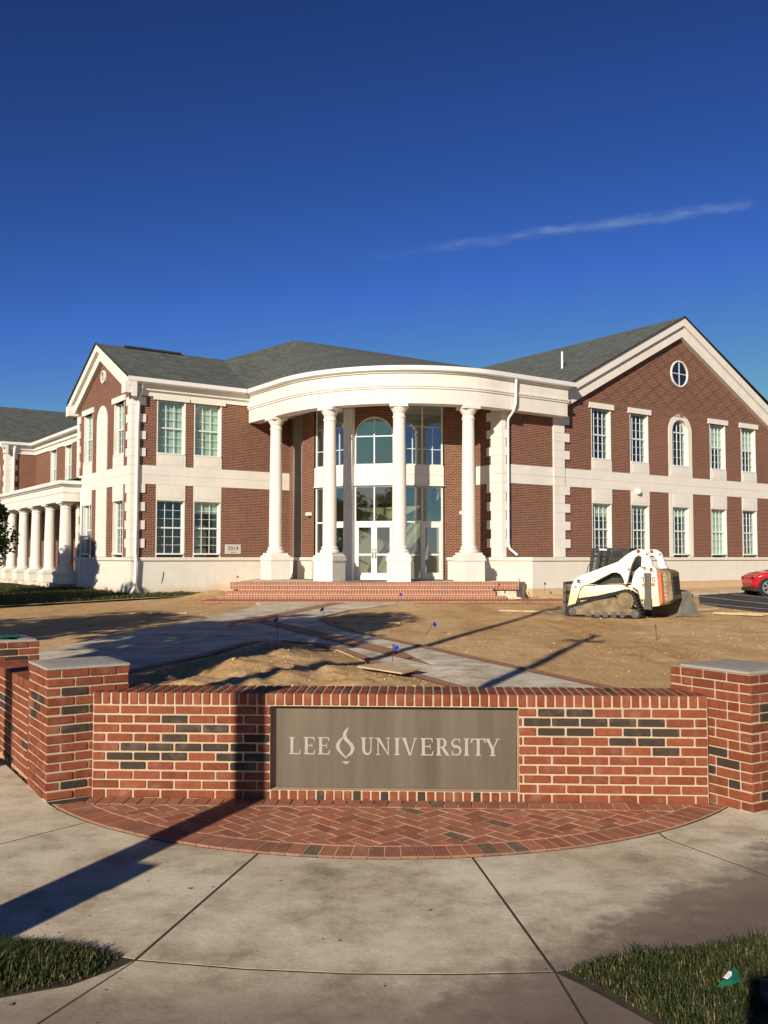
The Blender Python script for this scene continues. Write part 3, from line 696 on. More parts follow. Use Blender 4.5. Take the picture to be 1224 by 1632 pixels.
# ------------------------------------------------------------------ brick apron in front of the wall (every brick laid)
ap = empty('brick_apron', (0, 0, 0), label='half moon of red herringbone brick paving at the foot of the sign wall', cat='paving', kind='structure')
def clip(poly, half):                              # keep side where n.p <= d
    (nx, ny), d = half; out = []
    for i in range(len(poly)):
        p, q = poly[i-1], poly[i]; a = p[0]*nx+p[1]*ny-d; b = q[0]*nx+q[1]*ny-d
        if (a <= 0) != (b <= 0): t = a/(a-b); out.append((p[0]+(q[0]-p[0])*t, p[1]+(q[1]-p[1])*t))
        if b <= 0: out.append(q)
    return out
def paver(b, poly, z=.012, gap=.0048):
    if len(poly) < 3: return
    poly = ccw(poly); ar = sum(poly[i-1][0]*poly[i][1]-poly[i][0]*poly[i-1][1] for i in range(len(poly)))/2
    if ar < .0012: return
    cx = sum(p[0] for p in poly)/len(poly); cy = sum(p[1] for p in poly)/len(poly)
    t = .1 if random.random() < .03 else random.uniform(.2, .95); z += random.uniform(-.002, .002)
    q = []; q2 = []
    for x, y in poly:
        d = math.hypot(x-cx, y-cy); k = 1-gap*1.3/d; k2 = 1-(gap*1.3+.004)/d
        q.append((cx+(x-cx)*k, cy+(y-cy)*k)); q2.append((cx+(x-cx)*k2, cy+(y-cy)*k2))
    b.face([(x,y,z) for x,y in q2], 0, False, t)
    for i in range(len(q)):
        j = (i+1) % len(q)
        b.face([(q[i][0],q[i][1],z-.004),(q[j][0],q[j][1],z-.004),(q2[j][0],q2[j][1],z),(q2[i][0],q2[i][1],z)], 0, False, t)
        b.face([(q[i][0],q[i][1],-.02),(q[j][0],q[j][1],-.02),(q[j][0],q[j][1],z-.004),(q[i][0],q[i][1],z-.004)], 0, False, t)
halves = []; RI = AR-.205
for k in range(40):                                # inner circle as half-planes
    a = R(-90-60+120*k/39); nx, ny = math.cos(a), math.sin(a); halves.append(((nx, ny), AC[0]*nx+AC[1]*ny+RI))
wnx, wny = wn.x, wn.y; dw = W0.x*wnx+W0.y*wny
inner = halves + [((wnx, wny), dw-.205)]
hb = MB(); cell = .1016; ca, sa = math.cos(R(43)), math.sin(R(43))
for i in range(-40, 41):
    for j in range(-40, 41):
        d = (i-j) % 4
        if d == 0: rc = [(i,j),(i+2,j),(i+2,j+1),(i,j+1)]
        elif d == 3: rc = [(i,j),(i+1,j),(i+1,j+2),(i,j+2)]
        else: continue
        poly = [((x*ca-y*sa)*cell, 6.2+(x*sa+y*ca)*cell) for x, y in rc]
        if max(p[1] for p in poly) < 5.3 or min(p[1] for p in poly) > 7.1: continue
        for h_ in inner:
            poly = clip(poly, h_)
            if len(poly) < 3: break
        paver(hb, poly)
hb.build('herringbone_brickwork', M['paver'], ap)
eb = MB(); n_ = 55                                 # curved header edge
for k in range(n_):
    a0, a1 = R(-90-51+102*k/n_), R(-90-51+102*(k+1)/n_)
    poly = [(AC[0]+r_*math.cos(a), AC[1]+r_*math.sin(a)) for r_, a in ((RI,a0),(AR,a0),(AR,a1),(RI,a1))]
    paver(eb, clip(poly, ((wnx, wny), dw-.006)))
eb.build('curved_edge', M['paver'], ap)
wb = MB(); n_ = 45
for k in range(n_):
    u0, u1 = WL*k/n_, WL*(k+1)/n_
    P = [W0+wd*u0-wn*.006, W0+wd*u0-wn*.203, W0+wd*u1-wn*.203, W0+wd*u1-wn*.006]; poly = [(p.x, p.y) for p in P]
    for h_ in halves:
        poly = clip(poly, h_)
        if len(poly) < 3: break
    paver(wb, poly)
wb.build('wall_edge', M['paver'], ap)
jb = MB(); jb.face([(AC[0]+(AR+.004)*math.cos(R(-90-52+104*k/50)), AC[1]+(AR+.004)*math.sin(R(-90-52+104*k/50)), .0088) for k in range(51)])
jb.build('joint_sand', M['jointsand'], ap)
# ------------------------------------------------------------------ the college building (local axes: s along the front, n into the building)
BA = R(35); BO = (.9, 40.45, 0)
bld = empty('college_building', BO, BA, label='two storey red brick college building with cream stone bands and a curved columned porch', cat='building')
def P(F, u, y, z): return (F[0]+u*F[2]-y*F[3], F[1]+u*F[3]+y*F[2], z)
def fbox(b, F, u0, u1, y0, y1, z0, z1, m=0):
    b.hexa([P(F,u0,y0,z0),P(F,u1,y0,z0),P(F,u1,y1,z0),P(F,u0,y1,z0),P(F,u0,y0,z1),P(F,u1,y0,z1),P(F,u1,y1,z1),P(F,u0,y1,z1)], m)
def wallgrid(b, F, u0, u1, z0, z1, holes, depth=.2, m=0):
    us = sorted({u0,u1}|{h[i] for h in holes for i in (0,1)}); zs = sorted({z0,z1}|{h[i] for h in holes for i in (2,3)})
    us = [u for u in us if u0 <= u <= u1]; zs = [z for z in zs if z0 <= z <= z1]
    for a, c in zip(us, us[1:]):
        for d, e in zip(zs, zs[1:]):
            mu, mz = (a+c)/2, (d+e)/2
            if any(h[0] < mu < h[1] and h[2] < mz < h[3] for h in holes): continue
            b.face([P(F,a,0,d),P(F,c,0,d),P(F,c,0,e),P(F,a,0,e)], m)
    for h in holes:
        a, c, d, e = h
        for q in (((a,0,d),(a,depth,d),(a,depth,e),(a,0,e)), ((c,0,e),(c,depth,e),(c,depth,d),(c,0,d)), ((a,0,e),(a,depth,e),(c,depth,e),(c,0,e)), ((c,0,d),(c,depth,d),(a,depth,d),(a,0,d))):
            b.face([P(F,*k) for k in q], m)
def frame_of(p, q):
    L = math.hypot(q[0]-p[0], q[1]-p[1]); return (p[0], p[1], (q[0]-p[0])/L, (q[1]-p[1])/L), L
BZ0, BZ1, PLT, EV = 4.70, 5.45, 1.76, 8.9

# --- windows
WC = {}
def window(F, u, z0, z1, cols=3, w=1.15, lower=True, blind=0, arch=False):
    """stone surround with a white double-hung sash, its pane and a blind"""
    key = (round(z0,2), round(z1,2), cols, w, lower, arch); rz = math.atan2(F[3], F[2]); loc = P(F, u, 0, 0)
    if key in WC:
        ob = [share(WC[key][0], 'window', bld, loc, rz)]
        for k, o in enumerate(WC[key][1:]): share(o, ('sash','pane')[k], ob[0])
    else:
        h = w/2; j = .045 if not arch else .27; b = MB(); sp = z1-h; yo = .1
        for s_ in (-1, 1): b.box(min(s_*h,s_*(h+j)), max(s_*h,s_*(h+j)), -.004 if not arch else -.03, .3, z0-.1, sp if arch else z1)
        if arch:
            n = 18; ro = h+j
            for i in range(n):
                a0, a1 = math.pi*i/n, math.pi*(i+1)/n
                f = lambda r, a, y: (r*math.cos(a), y, sp+r*math.sin(a))
                b.face([f(h,a0,-.03),f(ro,a0,-.03),f(ro,a1,-.03),f(h,a1,-.03)]); b.face([f(h,a0,.3),f(h,a0,-.03),f(h,a1,-.03),f(h,a1,.3)], 0, True); b.face([f(ro,a0,-.03),f(ro,a0,.05),f(ro,a1,.05),f(ro,a1,-.03)], 0, True)
        if lower:
            b.box(-h-j, h+j, -.035, .3, z1, BZ0-.004); b.box(-h-j+.12, h+j-.12, -.045, -.03, z1+.1, BZ0-.1)
        else:
            b.box(-h-j, h+j, -.035, .3, BZ1+.004, z0); b.box(-h-j+.12, h+j-.12, -.045, -.03, BZ1+.08, z0-.07)
            if not arch: b.box(-h-.2, h+.2, -.07, .3, z1, z1+.235)
        a = b.build('window', M['stone'], bld, loc, rz)
        b = MB(); fr = .042; mid = (z0+z1)/2 if not arch else sp
        b.box(-h, h, -.05, .12+yo, z0, z0+.07)
        for s_ in (-1, 1): b.box(min(s_*h,s_*(h-fr)), max(s_*h,s_*(h-fr)), .05+yo, .13+yo, z0+.07, sp if arch else z1-fr)
        if not arch: b.box(-h, h, .05+yo, .13+yo, z1-fr, z1)
        b.box(-h+fr, h-fr, .045+yo, .12+yo, mid-.03, mid+.03)
        mt = .008
        for i in range(1, cols):
            x = -h+fr+(w-2*fr)*i/cols; top = z1-fr
            if arch: top = sp+math.sqrt(max(.01, (h-.03)**2-x*x))
            b.box(x-mt, x+mt, .06+yo, .1+yo, z0+.07, mid-.03); b.box(x-mt, x+mt, .06+yo, .1+yo, mid+.03, top)
        rows = ((z0+.07, mid-.03, 3), (mid+.03, z1-fr, 3)) if not arch else ((z0+.07, mid-.03, 4),)
        for a0, a1, n in rows:
            for i in range(1, n): zq = a0+(a1-a0)*i/n; b.box(-h+fr, h-fr, .063+yo, .097+yo, zq-mt, zq+mt)
        if arch:
            n = 16
            for i in range(n):
                a0, a1 = math.pi*i/n, math.pi*(i+1)/n; f = lambda r, q, y: (r*math.cos(q), y, sp+r*math.sin(q))
                b.face([f(h-fr,a0,.05+yo),f(h,a0,.05+yo),f(h,a1,.05+yo),f(h-fr,a1,.05+yo)]); b.face([f(h-fr,a0,.13+yo),f(h-fr,a0,.05+yo),f(h-fr,a1,.05+yo),f(h-fr,a1,.13+yo)])
        c = b.build('sash', M['sash'], a)
        b = MB()
        if arch: b.face([(-h,.19,z0),(h,.19,z0)]+[(h*math.cos(math.pi*i/16),.19,sp+h*math.sin(math.pi*i/16)) for i in range(17)])
        else: b.face([(-h+.02,.19,z0+.03),(h-.02,.19,z0+.03),(h-.02,.19,z1-.03),(-h+.02,.19,z1-.03)])
        d = b.build('pane', M['glass'], a); ob = [a]; WC[key] = (a, c, d)
    if blind:
        b = MB(); zb = z1-(z1-z0)*blind; b.box(-w/2, w/2, .27, .285, zb, z1); b.build('blind', M['blind'], ob[0])
    return ob[0]
UP = (5.93, 8.14); LO = (1.86, 4.06)
def holes_for(us, arch=None):
    h = []
    for u in us:
        h += [(u-.62, u+.62, BZ1, UP[1]), (u-.62, u+.62, PLT, BZ0)]
    return h

FL, LL = frame_of((-11.05, 3.28), (-3.9, 3.28))        # left wing front
FE, LE = frame_of((-11.05, 10.4), (-11.05, 3.28))      # left wing gable end
FR, LR = frame_of((.8, -5.4), (19.2, -5.4))            # right wing front
FT, LT = frame_of((.8, -3.85), (.8, -5.4))             # right wing return into the porch
FP_, LP_ = frame_of((-3.9, 3.28), (-4.28, .5))         # porch left pier
FQ, LQ = frame_of((-.446, -3.33), (.8, -3.85))         # porch right pier
uL = [-9.41+11.05, -7.8+11.05]; uE = [10.4-8.87, 10.4-4.83]; hE = holes_for(uE)
uG = [6.53-.8, 9.01-.8, 14.71-.8, 17.19-.8]; uA = 11.86-.8
hR = holes_for(uG)+[(uA-.62, uA+.62, BZ1, 8.14), (uA-.62, uA+.62, PLT, BZ0)]
for F_, L_, zt, hh in ((FL, LL, 8.6, holes_for(uL)), (FR, LR, 8.25, hR), (FT, LT, 8.25, []), (FP_, LP_, 8.25, []), (FQ, LQ, 8.25, [])):
    wb_ = MB(); wallgrid(wb_, F_, 0, L_, .1, zt, hh); wb_.build('wall', M['brick'], bld)
wb_ = MB(); wallgrid(wb_, FE, 0, LE, .1, 8.6, hE); wb_.face([P(FE,0,0,8.6),P(FE,LE,0,8.6),P(FE,LE/2,0,10.4)]); wb_.build('wall', M['brick'], bld)
# pediment brickwork of the right gable, with its soldier course, and of the left gable
pg = MB(); pg.face([P(FR,3.8,0,8.25),P(FR,LR,0,8.25),P(FR,LR,0,8.6),P(FR,11.06,0,12.3),P(FR,3.8,0,8.6)])
pg.build('pediment', M['gbrick'], bld)
so_ = MB(); n = 200
so_.face([P(FR,3.85,-.03,8.22),P(FR,LR,-.03,8.22),P(FR,LR,-.03,8.52),P(FR,3.85,-.03,8.52)], uv=[(8.22,0),(8.22,15),(8.52,15),(8.52,0)])
for z in (8.22, 8.52): so_.face([P(FR,3.85,-.03,z),P(FR,LR,-.03,z),P(FR,LR,0,z),P(FR,3.85,0,z)])
so_.build('soldier_course', M['brick'], bld)
# rear closing walls keep the sky out of the rooms
rw = MB()
for p, q in (((-9.4,4.6),(-4.6,4.6)), ((-9.6,10.4),(-9.6,4.6)), ((1.6,-3.4),(19,-3.4)), ((1.6,-3.4),(1.6,4)), ((19.2,-5.4),(19.2,20)), ((-8.1,20),(19.2,20))):
    rw.face([(p[0],p[1],.1),(q[0],q[1],.1),(q[0],q[1],8.6),(p[0],p[1],8.6)])
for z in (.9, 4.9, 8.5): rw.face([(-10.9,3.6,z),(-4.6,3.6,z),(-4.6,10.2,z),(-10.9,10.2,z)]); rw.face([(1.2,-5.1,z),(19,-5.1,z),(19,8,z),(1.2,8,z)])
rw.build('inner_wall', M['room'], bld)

for u, bl in zip(uL, (1, 1)): window(FL, u, *UP, 3, lower=False, blind=bl)
for u, bl in zip(uL, (0, .22)): window(FL, u, *LO, 3, blind=bl)
for u in uE: window(FE, u, *UP, 3, lower=False, blind=.5); window(FE, u, *LO, 3)
for u, bl in zip(uG, (0, 0, .55, .5)): window(FR, u, *UP, 4, lower=False, blind=bl)
for u, bl in zip(uG, (.25, .1, 1, 0)): window(FR, u, *LO, 4, blind=bl)
window(FR, uA, 5.93, 8.12, 4, lower=False, arch=True); window(FR, uA, *LO, 4, blind=.2)
# stone strip that carries the arched window down to the plinth, and the blind arch of the left gable end
st = MB()
for s_ in (-1, 1): fbox(st, FR, uA+min(s_*.645,s_*.86), uA+max(s_*.645,s_*.86), -.028, 0, PLT+.02, BZ0-.004)
st.build('stone_strip', M['stone'], bld)
ba = MB(); r = .68; c0 = LE/2-.1
fbox(ba, FE, c0-r, c0+r, -.03, 0, PLT+.02, BZ0-.004)
pts = [P(FE,c0-r,-.03,BZ1+.004), P(FE,c0+r,-.03,BZ1+.004)] + [P(FE,c0+r*math.cos(math.pi*i/20),-.03,7.6+r*math.sin(math.pi*i/20)) for i in range(21)]
ba.prism(pts, [a-b for a, b in zip(P(FE,0,.03,0), P(FE,0,0,0))]); ba.build('blind_arch', M['stone'], bld)
# round gable windows
def oculus(F, u, z, r):
    rz = math.atan2(F[3], F[2]); b = MB(); n = 28
    for i in range(n):
        a0, a1 = 2*math.pi*i/n, 2*math.pi*(i+1)/n; f = lambda q, a, y: (q*math.cos(a), y, z+q*math.sin(a))
        b.face([f(r,a0,-.06),f(r+.06,a0,-.06),f(r+.06,a1,-.06),f(r,a1,-.06)]); b.face([f(r,a0,0),f(r,a0,-.06),f(r,a1,-.06),f(r,a1,0)], 0, True); b.face([f(r+.06,a0,-.06),f(r+.06,a0,0),f(r+.06,a1,0),f(r+.06,a1,-.06)], 0, True)
    o = b.build('round_window', M['white'], bld, P(F,u,0,0), rz)
    b = MB(); b.box(-.018, .018, -.035, -.01, z-r, z+r); b.box(-r, r, -.034, -.011, z-.018, z+.018); b.build('glazing_bar', M['sash'], o)
    b = MB(); b.face([(r*math.cos(2*math.pi*i/n), -.006, z+r*math.sin(2*math.pi*i/n)) for i in range(n)]); b.build('pane', M['ocglass'], o)
k_ = NT('dark_window_glass'); k_.base((.012,.016,.02)); k_.set(.04, 0, .9); M['ocglass'] = k_.mat
oculus(FR, uA, 10.27, .56); oculus(FE, LE/2, 9.52, .22)

# --- bands, plinth, quoins
def bandrun(F, u0, u1, y=-.035):
    bn = MB()
    fbox(bn, F, u0, u1, y, .05, BZ0, 5.06); fbox(bn, F, u0, u1, y, .05, 5.075, BZ1); fbox(bn, F, u0, u1, y+.012, .04, 5.06, 5.075); bn.build('stone_band', M['stone'], bld)
bandrun(FL, -.035, LL-.02); bandrun(FE, 0, LE-.001); bandrun(FR, -.033, LR); bandrun(FT, .02, LT-.001); 
def plinth(F, u0, u1, z0=-.2, y=-.05, zt=PLT):
    pl_ = MB()
    fbox(pl_, F, u0, u1, y, .06, z0, zt-.13); fbox(pl_, F, u0-.05, u1+.05, y-.07, .06, zt-.13, zt); pl_.build('plinth', M['plinth'], bld)
plinth(FL, -.02, LL-.1); plinth(FE, .03, LE-.01); plinth(FR, 3.2, LR); plinth(FP_, .1, LP_-.12); plinth(FQ, .12, LQ)
F2, L2 = frame_of((.62, -4.2), (.62, -7.25)); F3, L3 = frame_of((.62, -7.25), (4.0, -7.25))
pl_ = MB(); fbox(pl_, F3, .0, L3, 0, 3.3, -.1, PLT-.13); fbox(pl_, F3, -.06, L3+.06, -.06, 3.3, PLT-.13, PLT+.004)
pl_.build('plinth', M['plinth'], bld)
fd = MB(); fbox(fd, F3, -.12, L3+2, -.12, .3, -.3, .58); fbox(fd, FR, 3.0, LR, -.11, .1, -.3, .66); fd.build('footing', M['dirtyfoot'], bld) if 'dirtyfoot' in M else fd.build('footing', stone_mat('footing_concrete', (.5, .42, .3), True), bld)
def quoin(F, u, side, z0=PLT+.01, z1=8.2, w=(.46,.74), label=None, skip=True):
    b = MB(); zs = []; z = z0; i = 0
    for a, c in ((z0, BZ0), (BZ1, z1)):
        n = round((c-a)/.345)
        for k in range(n):
            ww = w[k % 2]; y = -.045 - .004*(k % 2); za, zb = a+(c-a)*k/n+.006, a+(c-a)*(k+1)/n-.006
            u0, u1 = (u, u+ww) if side > 0 else (u-ww, u)
            fbox(b, F, u0, u1, y, .06, za, zb); 
        u0, u1 = (u, u+w[0]) if side > 0 else (u-w[0], u); fbox(b, F, u0+.006, u1-.006, -.032, .06, a+.001, c-.001)
    fbox(b, F, min(u,u+side*w[0]), max(u,u+side*w[0]), -.048, .06, BZ0+.003, 5.058); fbox(b, F, min(u,u+side*w[0]), max(u,u+side*w[0]), -.048, .06, 5.077, BZ1-.003)
    return b.build('quoin', M['stone'], bld)
quoin(FL, -.05, 1, w=(.36,.6)); quoin(FE, LE-.002, -1, w=(.42,.6)); quoin(FE, 0, 1, w=(.3,.45))
quoin(FR, -.05, 1, w=(.22,.42)); quoin(FT, LT-.002, -1, w=(.6,.86), z1=7.9)
# pilaster at the foot of the big gable
qp = MB()
for a, c in ((PLT+.01, BZ0), (BZ1, 8.0)):
    n = round((c-a)/.345)
    for k in range(n): fbox(qp, FR, 2.8, 3.42+(.3 if k % 2 else 0), -.08, .02, a+(c-a)*k/n+.006, a+(c-a)*(k+1)/n-.006)
    fbox(qp, FR, 2.806, 3.414, -.068, .02, a, c)
fbox(qp, FR, 2.8, 3.42, -.085, .02, BZ0+.002, 5.06); fbox(qp, FR, 2.8, 3.42, -.085, .02, 5.075, BZ1-.002)
qp.build('quoin', M['stone'], bld)

# --- entablatures (profiles swept along the eaves)
def sweep(b, prof, path, m=0, capends=True):
    path = [Vector((p[0], p[1])) for p in path]; rows = []
    for i, p in enumerate(path):
        d0 = (p-path[i-1]).normalized() if i else None; d1 = (path[i+1]-p).normalized() if i < len(path)-1 else None
        d0 = d0 or d1; d1 = d1 or d0
        n0, n1 = Vector((d0.y, -d0.x)), Vector((d1.y, -d1.x)); mt = (n0+n1)/(1+n0.dot(n1))
        rows.append([(p.x+mt.x*d, p.y+mt.y*d, z) for d, z in prof])
    for r0, r1 in zip(rows, rows[1:]):
        for j in range(len(prof)):
            k = (j+1) % len(prof); b.face([r0[j], r1[j], r1[k], r0[k]], m)
    if capends: b.face(rows[0][::-1], m); b.face(rows[-1], m)
def arcpath(cx, cy, r, a0, a1, n): return [(cx+r*math.sin(R(a0+(a1-a0)*i/n)), cy-r*math.cos(R(a0+(a1-a0)*i/n))) for i in range(n+1)]
porch = [(-5.95, 3.2)] + arcpath(0, 0, 5.95, -90, 0, 40) + [(3.92, -5.95), (3.92, -5.3)]
en = MB()
sweep(en, [(0,7.52),(0,8.06),(.05,8.08),(.05,8.13),(.09,8.15),(.09,8.2),(.02,8.22),(.02,8.64),(.1,8.66),(.1,8.7),(-.55,8.7),(-.55,7.52)], porch)
lw = [(-11.35, 3.28), (-5.9, 3.28)]
sweep(en, [(.06,8.25),(.06,8.42),(.09,8.43),(.09,8.46),(.16,8.47),(.16,8.68),(.3,8.69),(.3,8.7),(-.1,8.7),(-.1,8.25)], lw)
en.build('entablature', M['stone2'] if 'stone2' in M else M['stone'], bld)
gt = MB(); gp = [(.12,8.702),(.25,8.74),(.27,8.9),(.16,8.9),(.15,8.8),(-.1,8.8),(-.1,8.702)]
sweep(gt, gp, porch); sweep(gt, [(d+.22,z) for d,z in gp], [(-11.4,3.28),(-6.25,3.28)]); gt.build('gutter', M['gutter'], bld)
ce = MB(); ce.face([(-5.6,3.2,7.86)]+[(x,y,7.86) for x,y in arcpath(0,0,5.6,-90,0,20)]+[(.9,-5.6,7.86),(.9,3.2,7.86)])
ce.face([(-3.9,3.2,7.9),(-4.4,.5,7.9),(-3.76,-1.5,7.9),(-2.4,-2.9,7.9),(-.4,-3.4,7.9),(.9,-3.9,7.9),(.9,3.2,7.9)])
ce.build('porch_ceiling', M['white'], bld)
# --- columns
def colmeshes():
    a = MB(); a.lathe([(.27,2.19),(.268,3.2),(.262,4.4),(.245,5.8),(.228,7.0)], n=32); sh = a
    b = MB()
    for (h0, z0, z1) in ((.44,.85,1.62),(.475,1.62,1.70),(.455,1.70,1.80),(.38,1.86,1.93)): b.cbox((0,0,(z0+z1)/2), X, Y, (0,0,1), h0, h0, (z1-z0)/2, .006)
    b.hexa([(-.455,-.455,1.8),(.455,-.455,1.8),(.455,.455,1.8),(-.455,.455,1.8),(-.38,-.38,1.862),(.38,-.38,1.862),(.38,.38,1.862),(-.38,.38,1.862)])
    b.lathe([(.34,1.925),(.365,1.95),(.372,1.99),(.36,2.03),(.315,2.045),(.305,2.08),(.32,2.1),(.325,2.13),(.31,2.155),(.28,2.165),(.272,2.2)], n=32)
    c = MB(); c.lathe([(.228,6.98),(.25,7.0),(.258,7.03),(.25,7.06),(.228,7.07),(.228,7.19),(.24,7.2),(.262,7.22),(.262,7.25),(.3,7.3),(.325,7.36),(.33,7.39)], n=32)
    c.cbox((0,0,7.455), X, Y, (0,0,1), .35, .35, .065, .008)
    return sh, b, c
CP = None
def column(s_, n_, rot, zs=1.0, z0=0):
    global CP
    if CP is None:
        sh, b, c = colmeshes(); o = sh.build('column', M['stone'], bld, (s_, n_, z0), rot); CP = (o, b.build('pedestal', M['stone'], o), c.build('capital', M['stone'], o)); o.scale = (1,1,zs)
    else:
        o = share(CP[0], 'column', bld, (s_, n_, z0), rot); o.scale = (1,1,zs); share(CP[1], 'pedestal', o); share(CP[2], 'capital', o)
    return o
RC = 5.7
for th in (24-35, -3.3-35, -31.6-35):
    column(RC*math.sin(R(th)), -RC*math.cos(R(th)), R(th))
column(-5.72, 1.16, R(-90))

# --- the glazed entrance: three bays
EC = (-.446, .496); ER = 3.83
EV_ = [(EC[0]+ER*math.sin(R(a)), EC[1]-ER*math.cos(R(a))) for a in (-90,-60,-30,0)]
pr = MB()
for (x, y), a in ((EV_[1], -60), (EV_[2], -30)):
    c, s_ = math.cos(R(a)), math.sin(R(a)); pr.obox((x,y,4.2), (c,s_,0), (-s_,c,0), (0,0,1), .19, .19, 3.5)
pr.build('pier', M['stone'], bld)
sp_ = MB(); lm = MB()
for k in range(3):
    F, L = frame_of(EV_[k], EV_[k+1]); rz = math.atan2(F[3], F[2]); a, c = (.06 if k == 0 else .19), (L-.06 if k == 2 else L-.19)
    fbox(sp_, F, a, c, -.06, .12, 4.62, 5.05); fbox(sp_, F, a, c, -.06, .12, 5.065, 5.44); fbox(sp_, F, a, c, -.04, .1, 5.05, 5.065); fbox(sp_, F, a, c, -.1, .12, 4.62, 4.68)
    g_ = MB(); g_.face([P(F,a,.06,.86),P(F,c,.06,.86),P(F,c,.06,4.62),P(F,a,.06,4.62)]); g_.face([P(F,a,.06,5.44),P(F,c,.06,5.44),P(F,c,.06,7.9),P(F,a,.06,7.9)])
    gl = g_.build('glazing', M['lobby_glass'], bld)
    f_ = MB(); mw = .025
    def v(u, z0, z1, w=mw): fbox(f_, F, u-w, u+w, .02, .1, z0, z1)
    def hz_(u0, u1, z, w=mw): fbox(f_, F, u0, u1, .025, .095, z-w, z+w)
    m_ = (a+c)/2
    for u in (a+.03, c-.03): v(u, .86, 4.62, .03); v(u, 5.44, 7.9, .03)
    hz_(a, c, 4.59); hz_(a, c, 5.47); hz_(a, c, 3.17, .03)
    if k == 1:
        v(m_, 3.2, 4.6); v(m_, 5.44, 7.48); hz_(a, c, 6.6, .02)
        r_ = (c-a)/2-.02; n = 18
        ab = MB()                                  # brick spandrel round the arched light
        for i in range(n):
            q0, q1 = math.pi*i/n, math.pi*(i+1)/n; f = lambda q, rr, y: P(F, m_+rr*math.cos(q), y, 6.6+rr*math.sin(q))
            x0, x1 = m_+r_*math.cos(q0), m_+r_*math.cos(q1)
            ab.face([f(q1,r_,.0),f(q0,r_,.0),P(F,x0,.0,7.95),P(F,x1,.0,7.95)]); ab.face([f(q0,r_,0),f(q1,r_,0),f(q1,r_,.12),f(q0,r_,.12)], 1)
            f_.face([f(q0,r_-.06,.015),f(q0,r_,.015),f(q1,r_,.015),f(q1,r_-.06,.015)])
        ab.build('spandrel', [M['brick'], M['white']], bld)
        doors = ((a+.06, m_-.005, 1), (m_+.005, c-.06, -1))
    else:
        dx = c-.92 if k == 2 else a
        sx = c-.9 if k else a+.9
        v(sx, 5.44, 7.9); v(sx, 3.2, 4.6)
        for q in ((a+sx)/2, (sx+c)/2): v(q, 5.44, 7.0, .011)
        hz_(a, c, 6.1, .013); hz_(a, c, 7.0, .011)
        ds = (c-.9, c-.06, -1) if k == 2 else (c-.9, c-.06, 1)
        v(ds[0]-.03, .86, 3.2, .03); hz_(a, ds[0]-.06, 1.85, .02); doors = (ds,)
    f_.build('mullion', M['sash'], gl)
    for u0, u1, hand in doors:
        w = u1-u0; d = MB(); st_ = .11
        d.box(0, st_, 0, .05, .87, 3.13); d.box(w-st_, w, 0, .05, .87, 3.13); d.box(st_, w-st_, 0, .05, 2.95, 3.13); d.box(st_, w-st_, 0, .05, .87, 1.14); d.box(st_, w-st_, .003, .047, 1.83, 1.90)
        do = d.build('door', M['sash'], bld, P(F,u0,.0,0), rz)
        h_ = MB(); hx = w-.055 if hand > 0 else .055; h_.tube([(hx,0,1.72),(hx,-.07,1.74),(hx,-.08,1.85),(hx,-.08,1.98),(hx,-.07,2.08),(hx,0,2.1)], .016); h_.build('handle', M['alloy'], do)
sp_.build('spandrel_panel', M['stone'], bld)
# the lobby behind the glass
lb = MB()
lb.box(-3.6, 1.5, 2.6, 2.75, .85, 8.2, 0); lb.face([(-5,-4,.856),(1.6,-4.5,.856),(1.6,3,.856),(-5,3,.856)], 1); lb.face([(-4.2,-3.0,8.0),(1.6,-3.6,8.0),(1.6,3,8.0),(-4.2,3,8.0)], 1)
lb.box(1.0, 1.1, -3.6, 2.6, .85, 8.0, 0); lb.box(-4.1, -4.0, .6, 2.6, .85, 8.0, 1)
fl = arcpath(EC[0], EC[1], 1.9, -100, 40, 10)      # curved gallery front and its soffit
for p, q in zip(fl, fl[1:]):
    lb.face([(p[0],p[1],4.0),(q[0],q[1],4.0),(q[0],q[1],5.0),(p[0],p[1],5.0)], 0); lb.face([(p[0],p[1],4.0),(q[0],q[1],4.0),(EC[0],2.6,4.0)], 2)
lb.prism([(-1.9,-.6,.9),(-1.5,-.75,.9),(1.0,-.9,3.5),(1.0,-.9,4.2),(-1.9,-.6,1.25)], (.2,1.2,0), 0)
lb.tube([(-1.8,-.9,1.9),(1.0,-1.1,4.7)], .03, 8, 2)
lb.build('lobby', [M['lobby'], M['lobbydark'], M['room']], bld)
# --- porch floor and steps (square to the street)
def W2L(x, y):
    dx, dy = x-BO[0], y-BO[1]; return dx*math.cos(BA)+dy*math.sin(BA), -dx*math.sin(BA)+dy*math.cos(BA)
def L2W(s_, n_): return BO[0]+s_*math.cos(BA)-n_*math.sin(BA), BO[1]+s_*math.sin(BA)+n_*math.cos(BA)
pf = MB()
pf.prism([(*W2L(x,y),-.1) for x,y in ccw([(-5.45,33.75),(4.8,33.75),(5.3,34.9),(4.2,37.2),(2.5,38.2),(-2,39.5),(-4.6,41),(-5.45,40.3)])], (0,0,.947)); pf.build('porch_floor', M['path'], bld)
stp = MB()
def riser(x0, x1, y0, y1, z0, z1):
    pts = [(*W2L(x,y),0) for x,y in ((x0,y0),(x1,y0),(x1,y1),(x0,y1))]; lo = [(p[0],p[1],z0) for p in pts]; hi = [(p[0],p[1],z1) for p in pts]
    L = x1-x0; D = y1-y0; h = z1-z0
    stp.face([lo[0],lo[1],hi[1],hi[0]], uv=[(0,0),(0,L),(h,L),(h,0)]); stp.face(hi, uv=[(0,0),(0,L),(D,L),(D,0)]); stp.face([lo[1],lo[2],hi[2],hi[1]], uv=[(0,0),(0,D),(h,D),(h,0)]); stp.face([lo[3],lo[0],hi[0],hi[3]], uv=[(0,0),(0,D),(h,D),(h,0)])
riser(-5.55, 4.86, 33.6, 34.0, .6, .853)
